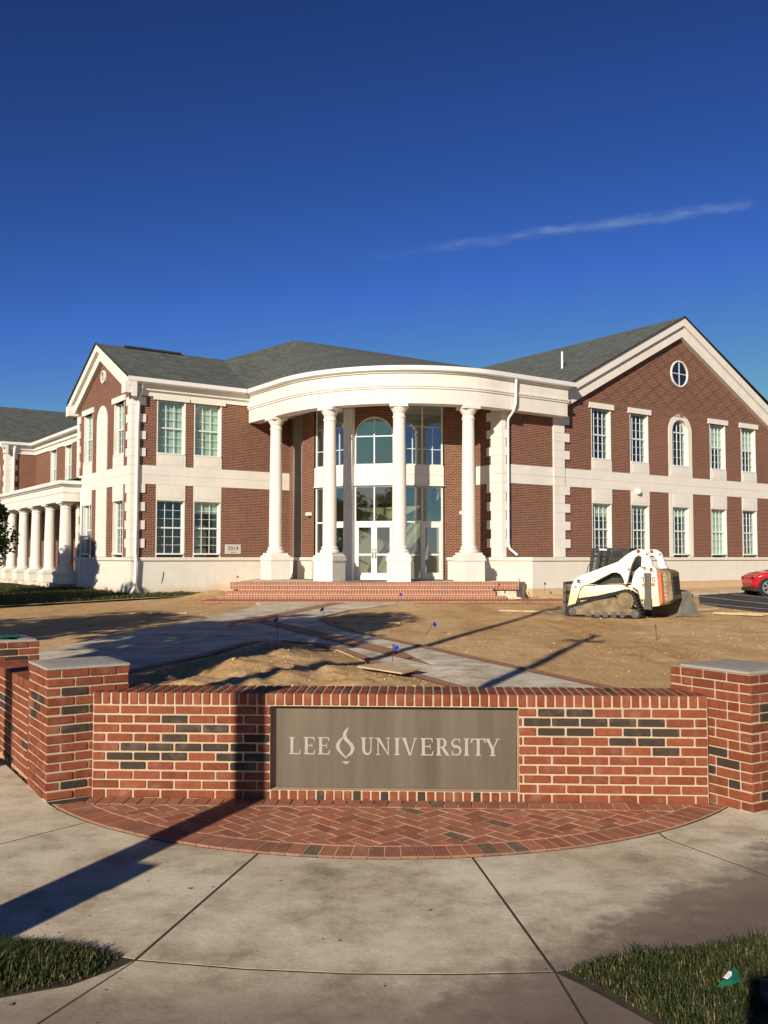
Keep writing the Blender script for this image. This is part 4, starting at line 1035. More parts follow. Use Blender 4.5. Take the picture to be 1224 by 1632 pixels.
riser(-5.2, 3.9, 33.28, 33.596, .45, .702); riser(-5.6, 3.95, 32.96, 33.276, .3, .553); riser(-5.85, 4.3, 32.64, 32.956, .1, .404)
stp.build('step', M['step'], bld)
# --- roofs
rf = MB(); ridgeA = (-.66, 8.46, 12.85); ridgeB = (11.86, 8.46, 12.85); e0 = 8.88
ev = [(x, y, e0) for x, y in [(-6.18, 2.8)] + arcpath(0,0,6.18,-90,0,24)]
for p, q in zip(ev, ev[1:]): rf.face([p, q, ridgeA])
rf.face([ev[-1], (4.3,-6.18,e0), ridgeB, ridgeA])
rf.face([ridgeA, (-5.5,9.53,10.9), (-5.47,6.85,10.93), (-6.18,2.8,e0)])
rf.face([(-11.42,2.8,e0),(-6.18,2.8,e0),(-5.47,6.85,10.95),(-11.42,6.85,10.95)]); rf.face([(-11.42,6.85,10.95),(-5.47,6.85,10.95),(-6,10.9,e0),(-11.42,10.9,e0)])
rf.face([(4.1,-5.78,e0),(11.86,-5.78,12.9),(11.86,8.46,12.9),(4.1,8.46,e0)]); rf.face([(11.86,-5.78,12.9),(19.5,-5.78,e0+.05),(19.5,8.46,e0+.05),(11.86,8.46,12.9)])
rf.face([ridgeA, ridgeB, (11.86,20,e0), (-6,20,e0), (-5.5,9.53,10.9)]); rf.face([(11.86,8.46,12.85),(19.5,8.46,e0),(19.5,20,e0),(11.86,20,e0)])
ro = rf.build('roof', M['roof'], bld)
for a, c, e in (((4.1,-5.79,e0),(11.86,-5.79,12.9),(19.5,-5.79,e0+.05)), ((-11.43,2.8,e0),(-11.43,6.85,10.95),(-11.43,10.9,e0))):
    sl = MB(); sl.tube([a, c, e], .03, 6); sl.build('drip_edge', M['black'], ro)
vp = MB(); vp.tube([(7.2,-2.5,10.2),(7.2,-2.5,11.25)], .05, 10); vp.build('vent_pipe', M['white'], ro)
rv = MB()
rv.box(-10.2, -7.6, 6.65, 7.05, 10.9, 10.985); rv.build('ridge_vent', M['black'], ro)
# --- raking cornices
def rake(F, u0, zl, uc, zc, u1, layers):
    for y0, d0, d1 in layers:
        for a, c in (((u0,zl),(uc,zc)), ((uc,zc),(u1,zl))):
            sl_ = (c[1]-a[1])/(c[0]-a[0]); k = math.sqrt(1+sl_*sl_)
            pts = [P(F,a[0],y0,a[1]-d0*k), P(F,c[0],y0,c[1]-d0*k), P(F,c[0],y0,c[1]-d1*k), P(F,a[0],y0,a[1]-d1*k)]
            dv = Vector(P(F,0,.02,0))-Vector(P(F,0,y0,0)); rkb.prism(pts[::-1] if True else pts, dv)
rkb = MB(); rake(FR, 3.2, 8.8, 11.06, 12.87, 18.67, [(-.34,.0,.34),(-.24,.34,.40),(-.22,.40,.80)]); rkb.build('raking_cornice', M['stone'], bld); rkb = MB()
rake(FE, -.45, 8.84, LE/2, 10.93, LE+.45, [(-.34,.0,.28),(-.2,.28,.33),(-.19,.33,.64)])
rkb.build('raking_cornice', M['stone'], bld)
for n0_ in (2.85, 10.37):
    er = MB(); er.box(-11.5, -11.05, n0_, n0_+.45, 8.25, 8.7); er.build('eaves_return', M['stone'], bld)
# --- downspouts
def downspout(F, pts, name='downspout', r=.055):
    b = MB(); b.tube([P(F,*p) for p in pts], r, 10); return b.build(name, M['gutter'], bld)
downspout(FL, [(.3,-.24,8.72),(.3,-.2,8.4),(.22,-.13,8.1),(.18,-.12,7),(.16,-.12,3),(.14,-.14,1.95),(.14,-.22,1.7),(.12,-.2,.75),(.05,-.32,.55),(-.12,-.55,.42),(-.2,-.6,.3)], r=.06)
downspout(FR, [(.12,-.72,8.72),(.12,-.68,7.75),(.1,-.6,7.5),(.19,-.2,7.25),(.2,-.14,7.1),(.2,-.12,2.3),(.26,-.14,2.1),(.5,-.3,1.85)], r=.052)
# --- small fittings
sb_ = MB(); sb_.box(-.36, .36, -.03, .05, 1.9, 2.3); cs = sb_.build('cornerstone', stone_mat('limestone', (.6,.57,.52)), bld, P(FL, LL-2.72, 0, 0), 0)
def text_mesh(body, size, depth=.004):
    cu = bpy.data.curves.new('t', 'FONT'); cu.body = body; cu.size = size; cu.extrude = depth; cu.align_x = 'CENTER'; cu.align_y = 'CENTER'
    o = bpy.data.objects.new('t', cu); col.objects.link(o); dg = bpy.context.evaluated_depsgraph_get(); me = bpy.data.meshes.new_from_object(o.evaluated_get(dg)); bpy.data.objects.remove(o); return me
def text(name, body, size, mat, parent, loc, rot, depth=.004):
    me = text_mesh(body, size, depth); me.materials.clear(); me.materials.append(mat); o = bpy.data.objects.new(name, me); col.objects.link(o); o.parent = parent; o.location = loc; o.rotation_euler = rot; return o
text('lettering', '2014', .25, M['dgrey'], cs, (0,-.033,2.13), (R(90),0,0))
tb = MB(); tb.box(-.12,.12,-.036,-.031,1.955,1.975); tb.build('small_inscription', M['dgrey'], cs)
for F, u in ((FP_, LP_-.35), (FQ, .75)):
    b = MB(); b.cbox(P(F,u,-.1,3.55), (F[2],F[3],0), (-F[3],F[2],0), (0,0,1), .14, .1, .07, .02); b.build('wall_light', M['white'], bld)
b = MB(); b.lathe([(.02,-.22),(.09,-.2),(.13,-.12),(.13,-.02),(.1,0)], P(FR, 7.98, -.12, 4.75), 14); b.cbox(P(FR,7.98,-.06,4.76), (1,0,0),(0,1,0),(0,0,1),.09,.06,.03,.01); b.build('security_camera', M['white'], bld)
b = MB(); b.box(-.05,.05,-.05,0,1.2,1.32); b.build('outlet_box', M['dgrey'], bld, P(FQ, 1.15, -.06, 0), math.atan2(FQ[3],FQ[2]))

# --- arcade along the left side, link wall and rear wing
ar = MB(); ap_ = [(-11.85, 28.5), (-11.85, 9.75), (-11.0, 9.75)]
sweep(ar, [(0,4.28),(0,4.66),(.03,4.67),(.03,4.95),(.12,4.98),(.12,5.02),(-.5,5.02),(-.5,4.28)], ap_); ar.build('arcade_entablature', M['stone'], bld)
ag = MB(); sweep(ag, [(.1,5.022),(.24,5.05),(.26,5.2),(.1,5.2)], ap_); ag.build('arcade_gutter', M['gutter'], bld)
ac = MB(); ac.face([(-12.0,9.6,5.16),(-8.4,9.6,5.9),(-8.4,28,5.9),(-12.0,28.5,5.16)]); ac.face([(-12.0,9.6,5.16),(-11.0,9.6,5.16),(-11.0,10.3,5.5),(-10.5,10.5,5.6)]); ac.build('arcade_roof', M['roof'], bld)
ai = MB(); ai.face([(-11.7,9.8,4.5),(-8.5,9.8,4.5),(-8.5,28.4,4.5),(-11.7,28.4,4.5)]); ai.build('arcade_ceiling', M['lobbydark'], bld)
af = MB(); af.box(-12.1,-8.4,10.4,28.5,-.2,.6); af.build('arcade_floor', M['path'], bld)
for k in range(7):
    n_ = 10.6+2.48*k
    o = column(-11.5, n_, R(-90), zs=(4.28-.55)/(7.52-.85), z0=.55-.85*(4.28-.55)/(7.52-.85))
lk = MB(); FK, LK = frame_of((-8.4, 27.9), (-8.4, 10.4)); ku = [27.9-24.0, 27.9-21.0]
wallgrid(lk, FK, 0, LK, .1, 8.6, [(u-.62,u+.62,BZ1,UP[1]) for u in ku])
FW, LW = frame_of((-10.2, 27.9), (-8.4, 27.9)); wallgrid(lk, FW, 0, LW, .1, 8.6, [])
FV, LV = frame_of((-10.2, 40.3), (-10.2, 27.9)); wallgrid(lk, FV, 0, LV, .1, 8.6, []); lk.face([P(FV,0,0,8.6),P(FV,LV,0,8.6),P(FV,LV/2,0,11.6)])
lk.build('rear_wall', M['brick'], bld)
for u in ku: window(FK, u, *UP, 3, lower=False, blind=.5)
le = MB(); prof = [(.06,8.2),(.06,8.42),(.1,8.44),(.16,8.47),(.16,8.68),(.3,8.7),(-.1,8.7),(-.1,8.2)]
sweep(le, prof, [(-10.4,27.9),(-8.4,27.9),(-8.4,10.4)]); 
quo = [(a, b) for a, b in ()]
rkb2 = rkb; rkb = MB(); rake(FV, -.4, 8.84, LV/2, 11.95, LV+.4, [(-.42,0,.28),(-.14,.28,.6)])
le.v += []; le.build('rear_entablature', M['stone'], bld); rkb.build('rear_raking_cornice', M['stone'], bld)
lg = MB(); sweep(lg, [(d+.2,z) for d,z in gp], [(-10.6,27.9),(-8.4,27.9),(-8.4,10.4)]); lg.build('rear_gutter', M['gutter'], bld)
rr = MB(); rr.face([(-10.7,27.5,e0),(-8.0,27.5,e0),(-1.5,34.1,12.05),(-10.7,34.1,12.05)]); rr.face([(-8.0,27.5,e0),(-8.0,10.2,e0),(-1.5,10.2,12.05),(-1.5,34.1,12.05)]); rr.face([(-10.7,34.1,12.05),(-1.5,34.1,12.05),(-1.5,40.7,e0),(-10.7,40.7,e0)])
rr.build('rear_roof', M['roof'], bld)
quoin(FW, -.05, 1, w=(.5,.72)); quoin(FV, LV-.002, -1, w=(.4,.62))
b = MB(); r = .75; c0 = LV-2.3
b.prism([P(FV,c0-r,-.03,PLT), P(FV,c0+r,-.03,PLT)] + [P(FV,c0+r*math.cos(math.pi*i/20),-.03,7.2+r*math.sin(math.pi*i/20)) for i in range(21)], [a-q for a, q in zip(P(FV,0,.03,0), P(FV,0,0,0))]); b.build('blind_arch', M['stone'], bld)
b = MB()
fbox(b, FV, -2, LV-3.6, -.5, 0, .2, 7.6); b.build('stone_bay', M['stone'], bld)
b = MB(); b.tube([P(FW,.45,-.3,8.7),P(FW,.42,-.12,8.2),P(FW,.42,-.12,.7)], .09, 10); b.build('downspout', M['gutter'], bld)
b = MB(); b.tube([(-11.02,9.55,5.05),(-11.12,9.5,4.6),(-11.12,9.5,3.8),(-11.13,9.5,.6)], .055, 10); b.tube([(-11.1,8.4,5.9),(-11.1,8.4,2.9)], .02, 6); b.build('downspout', M['gutter'], bld)
pl2 = MB(); fbox(pl2, FW, -.05, LW, -.05, .05, -.2, PLT); pl2.build('rear_plinth', M['plinth'], bld)
# ------------------------------------------------------------------ compact track loader
TL = empty('track_loader', (6.28, 25.72, .13), R(-30), label='cream compact track loader with dark cab parked on the bare earth', cat='loader')
TL.rotation_euler = (0, R(.6), R(-30)); TL.scale = (.97, .97, .97)
def tp(zx_, zy_): return ((zx_-470)/290, (605+.055*(zx_-470)-zy_)/290)
def ext(b, pts, y0, y1, m=0):
    q = [tp(*p) for p in pts]; ar = sum(q[i-1][0]*q[i][1]-q[i][0]*q[i-1][1] for i in range(len(q)))
    if ar < 0: q = q[::-1]
    b.prism([(x, y0, z) for x, z in q], (0, y1-y0, 0), m)
def bevel(o, w=.012, seg=2):
    md = o.modifiers.new('bevel', 'BEVEL'); md.width = w; md.segments = seg; md.limit_method = 'ANGLE'; md.angle_limit = R(35); return o
def hull_loop(circs, n=14):                        # belt path round circles (zoom px), anticlockwise hull
    pts = []
    for cx, cy, r in circs: pts += [(cx+r*math.cos(2*math.pi*i/n), cy+r*math.sin(2*math.pi*i/n)) for i in range(n)]
    pts = sorted(set(pts)); lo = []; up = []
    cr = lambda o, a, b: (a[0]-o[0])*(b[1]-o[1])-(a[1]-o[1])*(b[0]-o[0])
    for p in pts:
        while len(lo) > 1 and cr(lo[-2], lo[-1], p) <= 0: lo.pop()
        lo.append(p)
    for p in reversed(pts):
        while len(up) > 1 and cr(up[-2], up[-1], p) <= 0: up.pop()
        up.append(p)
    return lo[:-1]+up[:-1]
loop = hull_loop([(212,548,47),(652,463,76),(724,578,46)])
def resample(pts, st):
    out = []; acc = 0
    for i in range(len(pts)):
        p, q = pts[i], pts[(i+1) % len(pts)]; L = math.hypot(q[0]-p[0], q[1]-p[1]); t = acc
        while t < L: out.append((p[0]+(q[0]-p[0])*t/L, p[1]+(q[1]-p[1])*t/L, (q[0]-p[0])/L, (q[1]-p[1])/L)); t += st
        acc = t-L
    return out
for y0 in (-.84, .5):
    b = MB(); n = len(loop); inner_ = []
    cx = sum(p[0] for p in loop)/n; cy = sum(p[1] for p in loop)/n
    out = [tp(*p) for p in loop]; rs = resample(loop, 6); belt = []
    for x, y, dx, dy in rs: belt.append((tp(x, y), tp(x-dy*13, y+dx*13)))
    for (o0, i0), (o1, i1) in zip(belt, belt[1:]+belt[:1]):
        for ya, yb in ((y0, y0+.34),):
            b.face([(o0[0],ya,o0[1]),(o1[0],ya,o1[1]),(o1[0],yb,o1[1]),(o0[0],yb,o0[1])]); b.face([(i0[0],ya,i0[1]),(i0[0],yb,i0[1]),(i1[0],yb,i1[1]),(i1[0],ya,i1[1])])
            b.face([(o0[0],ya,o0[1]),(i0[0],ya,i0[1]),(i1[0],ya,i1[1]),(o1[0],ya,o1[1])]); b.face([(o0[0],yb,o0[1]),(o1[0],yb,o1[1]),(i1[0],yb,i1[1]),(i0[0],yb,i0[1])])
    for x, y, dx, dy in resample(loop, 26):        # lugs outside, teeth inside
        o_ = tp(x+dy*4, y-dx*4); t_ = tp(x+dx*5, y+dy*5); u_ = Vector((t_[0]-tp(x,y)[0], 0, t_[1]-tp(x,y)[1])).normalized()
        b.obox((o_[0], y0+.17, o_[1]), u_, (0,1,0), u_.cross(Vector((0,1,0))), .026, .165, .02)
        i_ = tp(x-dy*19, y+dx*19); b.obox((i_[0], y0+.1, i_[1]), u_, (0,1,0), u_.cross(Vector((0,1,0))), .018, .05, .024)
    tr = b.build('track', M['rubber'], TL)
    b = MB(); ext(b, [(205,548),(222,512),(420,462),(560,440),(590,470),(610,510),(660,525),(720,545),(735,575),(700,586),(235,573),(212,562)], y0+.04, y0+.3); b.build('track_frame', M['mud'], tr)
    b = MB(); c = tp(643,470)
    def disc(cx_, cz_, r, ya, yb, m=0, nn=20): b.lathe([(r*.92, ya),(r, ya+.01),(r, yb)], (cx_, 0, cz_), nn, m, (0,1,0))
    disc(c[0], c[1], .235, y0+.02, y0+.1); disc(c[0], c[1], .175, y0-.02, y0+.05); disc(c[0], c[1], .06, y0-.04, y0)
    for k in range(17):
        a = 2*math.pi*k/17; b.obox((c[0]+.235*math.cos(a), y0+.06, c[1]+.235*math.sin(a)), (math.cos(a),0,math.sin(a)), (0,1,0), (-math.sin(a),0,math.cos(a)), .03, .03, .02)
    b.build('sprocket', M['mud'], tr)
    for xx in (350, 418, 486, 555, 625):
        b = MB(); c = tp(xx, 580); disc(c[0], c[1], .085, y0+.01, y0+.2); disc(c[0], c[1], .03, y0-.01, y0+.02); b.build('roller', M['dgrey'], tr)
    for xx, yy, r_ in ((212,548,.115),(724,578,.115)):
        b = MB(); c = tp(xx, yy); disc(c[0], c[1], r_, y0+.02, y0+.3); b.build('idler', M['dgrey'], tr)
b = MB(); ext(b, [(248,470),(262,400),(292,342),(560,342),(690,352),(720,352),(775,455),(770,520),(600,540),(300,560)], -.5, .5); bevel(b.build('lower_body', M['cream'], TL), .02)
b = MB()                                           # fenders over the tracks
for y0, y1 in ((-.72,-.5),(.5,.72)): ext(b, [(258,442),(266,398),(292,345),(560,348),(640,362),(690,372),(742,420),(700,390),(640,384),(570,394),(420,424)], y0, y1)
fb_ = b.build('fender', M['cream'], TL)
for y0, y1 in ((-.74,-.5),(.5,.74)):
    b = MB(); ext(b, [(700,300),(720,240),(760,205),(800,240),(852,205),(884,222),(888,250),(912,515),(858,522),(790,512),(765,470),(745,390),(690,352)], y0, y1); bevel(b.build('rear_upright', M['cream'], TL), .015)
    b = MB(); ext(b, [(892,254),(920,259),(936,496),(914,511)], y0-.004, y1); b.build('tail_panel', M['orange'], TL)
b = MB(); ext(b, [(700,345),(760,250),(880,245),(940,255),(958,470),(910,515),(770,515)], -.5, .5); b.build('engine_cover', M['cream'], TL)
b = MB(); ext(b, [(880,225),(950,242),(980,262),(998,470),(955,495),(915,500)], -.5, .5)
bevel(b.build('tailgate', M['mud'], TL), .03)
b = MB()
for zy in (290, 320, 350, 380, 410): ext(b, [(978+(zy-262)*.09,zy),(986+(zy-262)*.09,zy),(988+(zy-262)*.09,zy+14),(980+(zy-262)*.09,zy+14)], -.38, .38)
b.build('grille', M['black'], TL)
# cab
cbm = MB()
ext(cbm, [(335,40),(420,36),(650,52),(672,72),(610,74),(420,62),(345,64)], -.47, .47)
for y0, y1 in ((-.47,-.4),(.4,.47)):
    ext(cbm, [(336,44),(375,44),(412,200),(375,240),(322,240)] if False else [(338,60),(362,60),(340,240),(320,240)], y0, y1)
    ext(cbm, [(600,70),(672,72),(660,330),(590,330)], y0, y1); ext(cbm, [(400,62),(425,62),(398,225),(372,235)], y0, y1)
ext(cbm, [(300,335),(322,240),(600,300),(660,330)], -.47, .47); ext(cbm, [(652,60),(676,72),(664,330),(640,330)], -.47, .47)
cab = bevel(cbm.build('cab', M['black'], TL), .01)
b = MB()
for y0 in (-.455, .445):
    for k in range(9):
        x = 360+k*28; ext(b, [(x+52-k*1.5,64),(x+56-k*1.5,64),(x+20,318),(x+16,318)], y0, y0+.01)
    for k in range(11): zy = 78+k*23; ext(b, [(345-k*1.5,zy),(640,zy+4),(640,zy+8),(345-k*1.5,zy+4)], y0, y0+.01)
b.build('side_screen', M['black'], cab)
b = MB()
for y0 in (-.44, .44):
    q = [tp(*p) for p in ((350,66),(640,70),(640,325),(330,240))]; b.face([(x, y0, z) for x, z in q])
b.build('side_pane', M['cabglass'], cab)
b = MB(); ext(b, [(470,330),(480,250),(500,160),(525,155),(530,270),(585,280),(585,330)], -.25, .25); bevel(b.build('seat', M['black'], cab), .04)
b = MB(); q = [tp(*p) for p in ((408,44),(470,50),(470,62),(408,57))]; b.prism([(x,-.472,z) for x, z in q], (0,-.004,0)); b.build('roof_marking', M['label'], cab)
# lift arms
OUT = [(176,502),(188,430),(206,335),(228,296),(256,268),(590,158),(650,112),(700,82),(750,64),(790,70),(826,96),(846,150),(862,205),(884,225),(876,246),(838,240),(816,212)]
INN = [(806,212),(800,165),(782,130),(752,112),(724,130),(700,178),(686,220),(676,262),(658,338),(640,338),(634,300),(612,260),(580,242),(540,243),(380,318),(308,338),(276,362),(254,440),(238,486)]
for y0, y1 in ((-.80,-.66),(.66,.80)):
    b = MB(); ring = [tp(*p) for p in OUT+INN]
    ar = sum(ring[i-1][0]*ring[i][1]-ring[i][0]*ring[i-1][1] for i in range(len(ring)))
    if ar < 0: ring = ring[::-1]
    b.prism([(x, y0, z) for x, z in ring], (0, y1-y0, 0)); arm = bevel(b.build('lift_arm', M['cream'], TL), .012)
    b = MB()
    for zx_, zy_, r in ((752,82,.05),(818,110,.03),(852,228,.045),(676,222,.03),(640,345,.025),(775,470,.03)):
        c = tp(zx_, zy_); b.lathe([(r*.7,-.03),(r,-.02),(r,.17)], (c[0], y0, c[1]), 14, 0, (0,1,0))
    b.build('pivot_pin', M['rust'], arm)
    if y0 < 0:                                     # the dark animal-head mark on the arm
        b = MB()
        for pts in ([(244,286),(258,290),(272,292),(288,288),(284,298),(272,302),(276,312),(262,316),(250,310),(256,302)], [(262,318),(286,308),(284,318),(266,324)], [(230,342),(252,346),(256,352),(232,356)]):
            q = [tp(*p) for p in pts]; b.prism([(x, y0-.001, z) for x, z in q], (0,-.004,0))
        b.build('emblem', M['black'], arm)
b = MB(); b.tube([(tp(760,300)[0],-.6,tp(760,300)[1]),(tp(700,250)[0],-.6,tp(700,250)[1])], .05, 10, 0); b.tube([(tp(715,330)[0],-.62,tp(715,330)[1]),(tp(690,240)[0],-.62,tp(690,240)[1])], .035, 10); b.tube([(tp(760,460)[0],-.6,tp(760,460)[1]),(tp(690,250)[0],-.6,tp(690,250)[1])], .045, 10)
b.tube([(tp(740,330)[0],.6,tp(740,330)[1]),(tp(690,240)[0],.6,tp(690,240)[1])], .045, 10); b.build('lift_cylinder', M['dgrey'], TL)
b = MB()
for k in range(4):
    pts = [(745+60*math.cos(a)*(.5+.12*k)-8*k, -.58-.03*k, 235+62*math.sin(a)*(.5+.12*k)) for a in [R(-200+28*i) for i in range(9)]]
    b.tube([(tp(x,z)[0], y, tp(x,z)[1]) for x, y, z in pts], .011, 6)
b.build('hydraulic_hose', M['rubber'], TL)
# lettering on the rear upright, with the dark upright bar standing before it
cc_ = tp(822, 312)
for s_, zx_ in (('T', 786), ('1', 808), ('9', 836), ('0', 866)):
    c = tp(zx_, 312); text('lettering', s_, .21, M['black'], TL, (c[0], -.746, c[1]), (R(90),0,0))
for zx_ in (790, 862):
    c = tp(zx_, 350); b = MB(); b.box(c[0]-.045, c[0]+.045, -.747, -.742, c[1]-.042, c[1]+.042); b.build('badge', M['orange'], TL)
b = MB(); ext(b, [(800,254),(848,258),(852,538),(802,534)], -.83, -.77); ext(b, [(798,254),(850,258),(850,285),(798,282)], -.85, -.77); ext(b, [(796,460),(856,463),(858,545),(796,538)], -.86, -.76); bevel(b.build('guard_bar', M['dgrey'], TL), .006)
# quick-attach and fork frame in front
b = MB()
xf = tp(150,0)[0]
for y0 in (-.62, .54): b.box(xf-.12, xf-.04, y0, y0+.09, .02, .95)
for z_ in (.05, .36, .62, .9): b.box(xf-.12, xf-.05, -.62, .63, z_, z_+.07)
for k in range(11): b.box(xf-.095, xf-.075, -.56+k*.11, -.545+k*.11, .4, .92)
for k in range(4): b.box(xf-.096, xf-.074, -.55, .56, .47+k*.11, .482+k*.11)
for y0 in (-.4, .3): b.box(xf-.06, xf+.16, y0, y0+.1, .1, .5)
b.build('fork_frame', M['dgrey'], TL)
for y0 in (-.45, .33): b = MB(); b.hexa([(xf-1.15,y0,.02),(xf-.1,y0,.02),(xf-.1,y0+.11,.02),(xf-1.15,y0+.11,.02),(xf-1.15,y0,.03),(xf-.1,y0,.07),(xf-.1,y0+.11,.07),(xf-1.15,y0+.11,.03)]); b.box(xf-.14,xf-.1,y0,y0+.11,.02,.5); b.build('fork', M['dgrey'], TL)
b = MB(); b.tube([(tp(300,250)[0],-.45,tp(300,250)[1]),(tp(312,190)[0],-.46,tp(312,190)[1]),(tp(330,160)[0],-.45,tp(330,160)[1])], .012, 6); b.build('grab_handle', M['black'], TL)
# digging bucket lying on the ground behind the loader
BK = empty('digging_bucket', (8.12, 26.2, .15), R(-14), label='dark steel loader bucket lying on the earth behind the loader', cat='bucket')
b = MB(); pr_ = [(-.62,.0),(.62,0),(.66,.04),(.42,.66),(.36,.68),(-.3,.64),(-.42,.52),(-.6,.2)]
for y0 in (-.75, .72): b.prism([(x, y0, z) for x, z in pr_], (0,.03,0))
for (x0,z0),(x1,z1) in zip(pr_[:5], pr_[1:6]):
    d = Vector((x1-x0,0,z1-z0)).normalized(); nn = Vector((-d.z,0,d.x))*.02; b.hexa([(x0,-.72,z0),(x1,-.72,z1),(x1,.72,z1),(x0,.72,z0),(x0+nn.x,-.72,z0+nn.z),(x1+nn.x,-.72,z1+nn.z),(x1+nn.x,.72,z1+nn.z),(x0+nn.x,.72,z0+nn.z)])
b.build('shell', M['dgrey'], BK)
b = MB(); b.box(.42,.52,-.5,-.42,.2,.6); b.box(.42,.52,.42,.5,.2,.6); b.build('mounting_bracket', M['black'], BK)

# ------------------------------------------------------------------ red car at the right edge
CR = empty('parked_car', (14.62, 36.2, g(36.2)+.012), R(-2), label='shiny red car with alloy wheels parked by the building, cut off by the photo edge', cat='car')
ST = [(-.50,.46,.52,.62,.50,.62),(-.47,.28,.58,.70,.68,.72),(-.38,.2,.62,.80,.76,.78),(-.1,.17,.66,.90,.84,.86),(.4,.16,.7,.98,.88,.90),(.75,.16,.72,1.02,.89,.9),(1.0,.16,.75,1.06,.89,.88),(1.5,.16,.8,1.36,.89,.70),(1.95,.16,.82,1.47,.89,.64),(2.8,.16,.82,1.47,.89,.63),(3.5,.18,.84,1.3,.88,.66),(3.9,.24,.82,1.1,.84,.74),(4.05,.34,.74,.95,.74,.7)]
rows = []
for x, zb, zm, zt, wl, wt in ST:
    y = .9; half = [(-wl*.93, zb), (-wl, (zb+zm)/2), (-wl, zm), (-wt-(wl-wt)*.15, zm+(zt-zm)*.35), (-wt, zt-.04), (-wt*.8, zt)]
    rows.append([(x, q, z) for q, z in half] + [(x, -q, z) for q, z in half[::-1]])
b = MB(); b.grid(rows, 0, True, True); b.face(rows[0], 0); b.face(rows[-1][::-1], 0); bo = b.build('body', M['red'], CR)
md = bo.modifiers.new('smooth', 'SUBSURF'); md.levels = md.render_levels = 2
b = MB(); rows = []
for x, z0, z1, w in ((1.02,.98,1.0,.80),(1.5,.98,1.33,.725),(2.0,.98,1.42,.70),(2.8,.98,1.42,.70),(3.3,1.0,1.3,.72)): rows.append((x, z0, z1, w))
for s_ in (-1, 1):
    for p, q in zip(rows, rows[1:]): b.face([(p[0],s_*.875,p[1]),(q[0],s_*.875,q[1]),(q[0],s_*(q[3]+.035),q[2]),(p[0],s_*(p[3]+.035),p[2])])
b.build('side_window', M['ocglass'], CR)
for s_, x in ((-1,0),(-1,2.62),(1,0),(1,2.62)):
    b = MB(); y = s_*.895
    b.lathe([(.37,-.06),(.37,.0)], (x, s_*.86, .335), 28, 0, (0,s_,0)); b.build('wheel_arch', M['black'], CR)
    b = MB(); b.lathe([(.235,.0),(.25,.03),(.3,.045),(.325,.02),(.33,-.02),(.33,-.18)], (x, s_*.88, .33), 30, 0, (0,s_,0)); w_ = b.build('wheel', M['tyre'], CR)
    b = MB(); b.lathe([(.06,.03),(.06,.05),(.02,.055)], (x, s_*.88, .33), 16, 0, (0,s_,0))
    for k in range(6):
        a = 2*math.pi*k/6+.2
        for da in (-.16, .16):
            c = Vector((math.cos(a+da*.6), 0, math.sin(a+da*.6))); b.obox(Vector((x, s_*.912, .33))+c*.14, (math.cos(a+da), 0, math.sin(a+da)), (0,1,0), (-math.sin(a+da),0,math.cos(a+da)), .1, .015, .014)
    n = 28; f = lambda r, a, d: (x+r*math.cos(a), s_*(.88+d), .33+r*math.sin(a))
    for k in range(n): a0, a1 = 2*math.pi*k/n, 2*math.pi*(k+1)/n; b.face([f(.215,a0,.05),f(.245,a0,.05),f(.245,a1,.05),f(.215,a1,.05)]); b.face([f(.215,a0,0),f(.215,a0,.05),f(.215,a1,.05),f(.215,a1,0)])
    b.build('rim', M['alloy'], w_)
b = MB(); b.cbox((-.40,-.60,.66), (.92,-.4,0),(.4,.92,0),(0,0,1), .13, .02, .06, .015); b.cbox((-.40,.60,.66), (.92,.4,0),(-.4,.92,0),(0,0,1), .13, .02, .06, .015); b.build('headlight', M['ocglass'], CR)
b = MB(); b.cbox((-.35,0,.23), (1,0,0),(0,1,0),(0,0,1), .13, .72, .07, .03); b.build('lower_bumper', M['black'], CR)
b = MB(); b.cbox((1.18,-.97,1.02), (1,0,0),(0,1,0),(0,0,1), .07,.1,.07,.03); bevel(b.build('door_mirror', M['red'], CR), .02)

# ------------------------------------------------------------------ marker flags
def flag(x, y, mat, label, h=.42, yaw=0, tilt=0, z=None):
    z = gz(x, y) if z is None else z
    t = empty('marker_flag', (x, y, z), yaw, label=label, cat='marker flag', group='marker flags on wires'); t.rotation_euler = (tilt*.6, tilt, yaw)
    b = MB(); b.tube([(0,0,-.03),(.004,0,h)], .006, 5); b.build('wire', M['black'], t)
    b = MB(); rows = [[(.005+.024*i, .011*math.sin(i*1.7+j), h-.0-.019*j-.010*i*(1 if i > 1 else .4)) for i in range(5)] for j in range(5)]; b.grid(rows); b.grid([[(p[0], p[1]+.003, p[2]) for p in r_] for r_ in rows][::-1]); b.build('banner', M[mat], t)
flag(.14, 15.1, 'blueflag', 'biggest blue marker flag, standing by the plywood sheet', .34, R(10))
flag(-2.13, 18.7, 'blueflag', 'blue marker flag where the two path arms meet, in front of the heap of earth', .5, R(140))
flag(-1.53, 24.0, 'blueflag', 'blue marker flag beside the path just left of the two planks', .36, R(150), .15)
flag(.44, 30.9, 'blueflag', 'blue marker flag on the earth in front of the middle of the steps', .4, R(20), .2)
flag(.89, 20.1, 'blueflag', 'leaning blue marker flag alone on the bare earth right of the path', .36, R(30), .5)
flag(4.75, 31.0, 'redflag', 'red marker flag with a white print in front of the right end of the steps', .4, R(60), -.1)
flag(5.64, 19.3, 'redflag', 'red marker flag alone on the bare earth in front of the loader', .36, R(70), -.1)
flag(5.9, 34.3, 'blueflag', 'blue marker flag against the plinth right of the porch', .5, R(40))
flag(4.05, 33.0, 'redflag', 'red marker flag on the broken edge of the steps', .35, R(40), z=.5)
flag(-5.95, 37.6, 'redflag', 'red marker flag against the pale plinth left of the steps', .75, R(40))
flag(-9.3, 37.3, 'redflag', 'dark red marker flag by the foot of the left wing', .4, R(40))
flag(11.9, 22.0, 'redflag', 'small red marker flag near the right edge of the earth', .25, R(40))
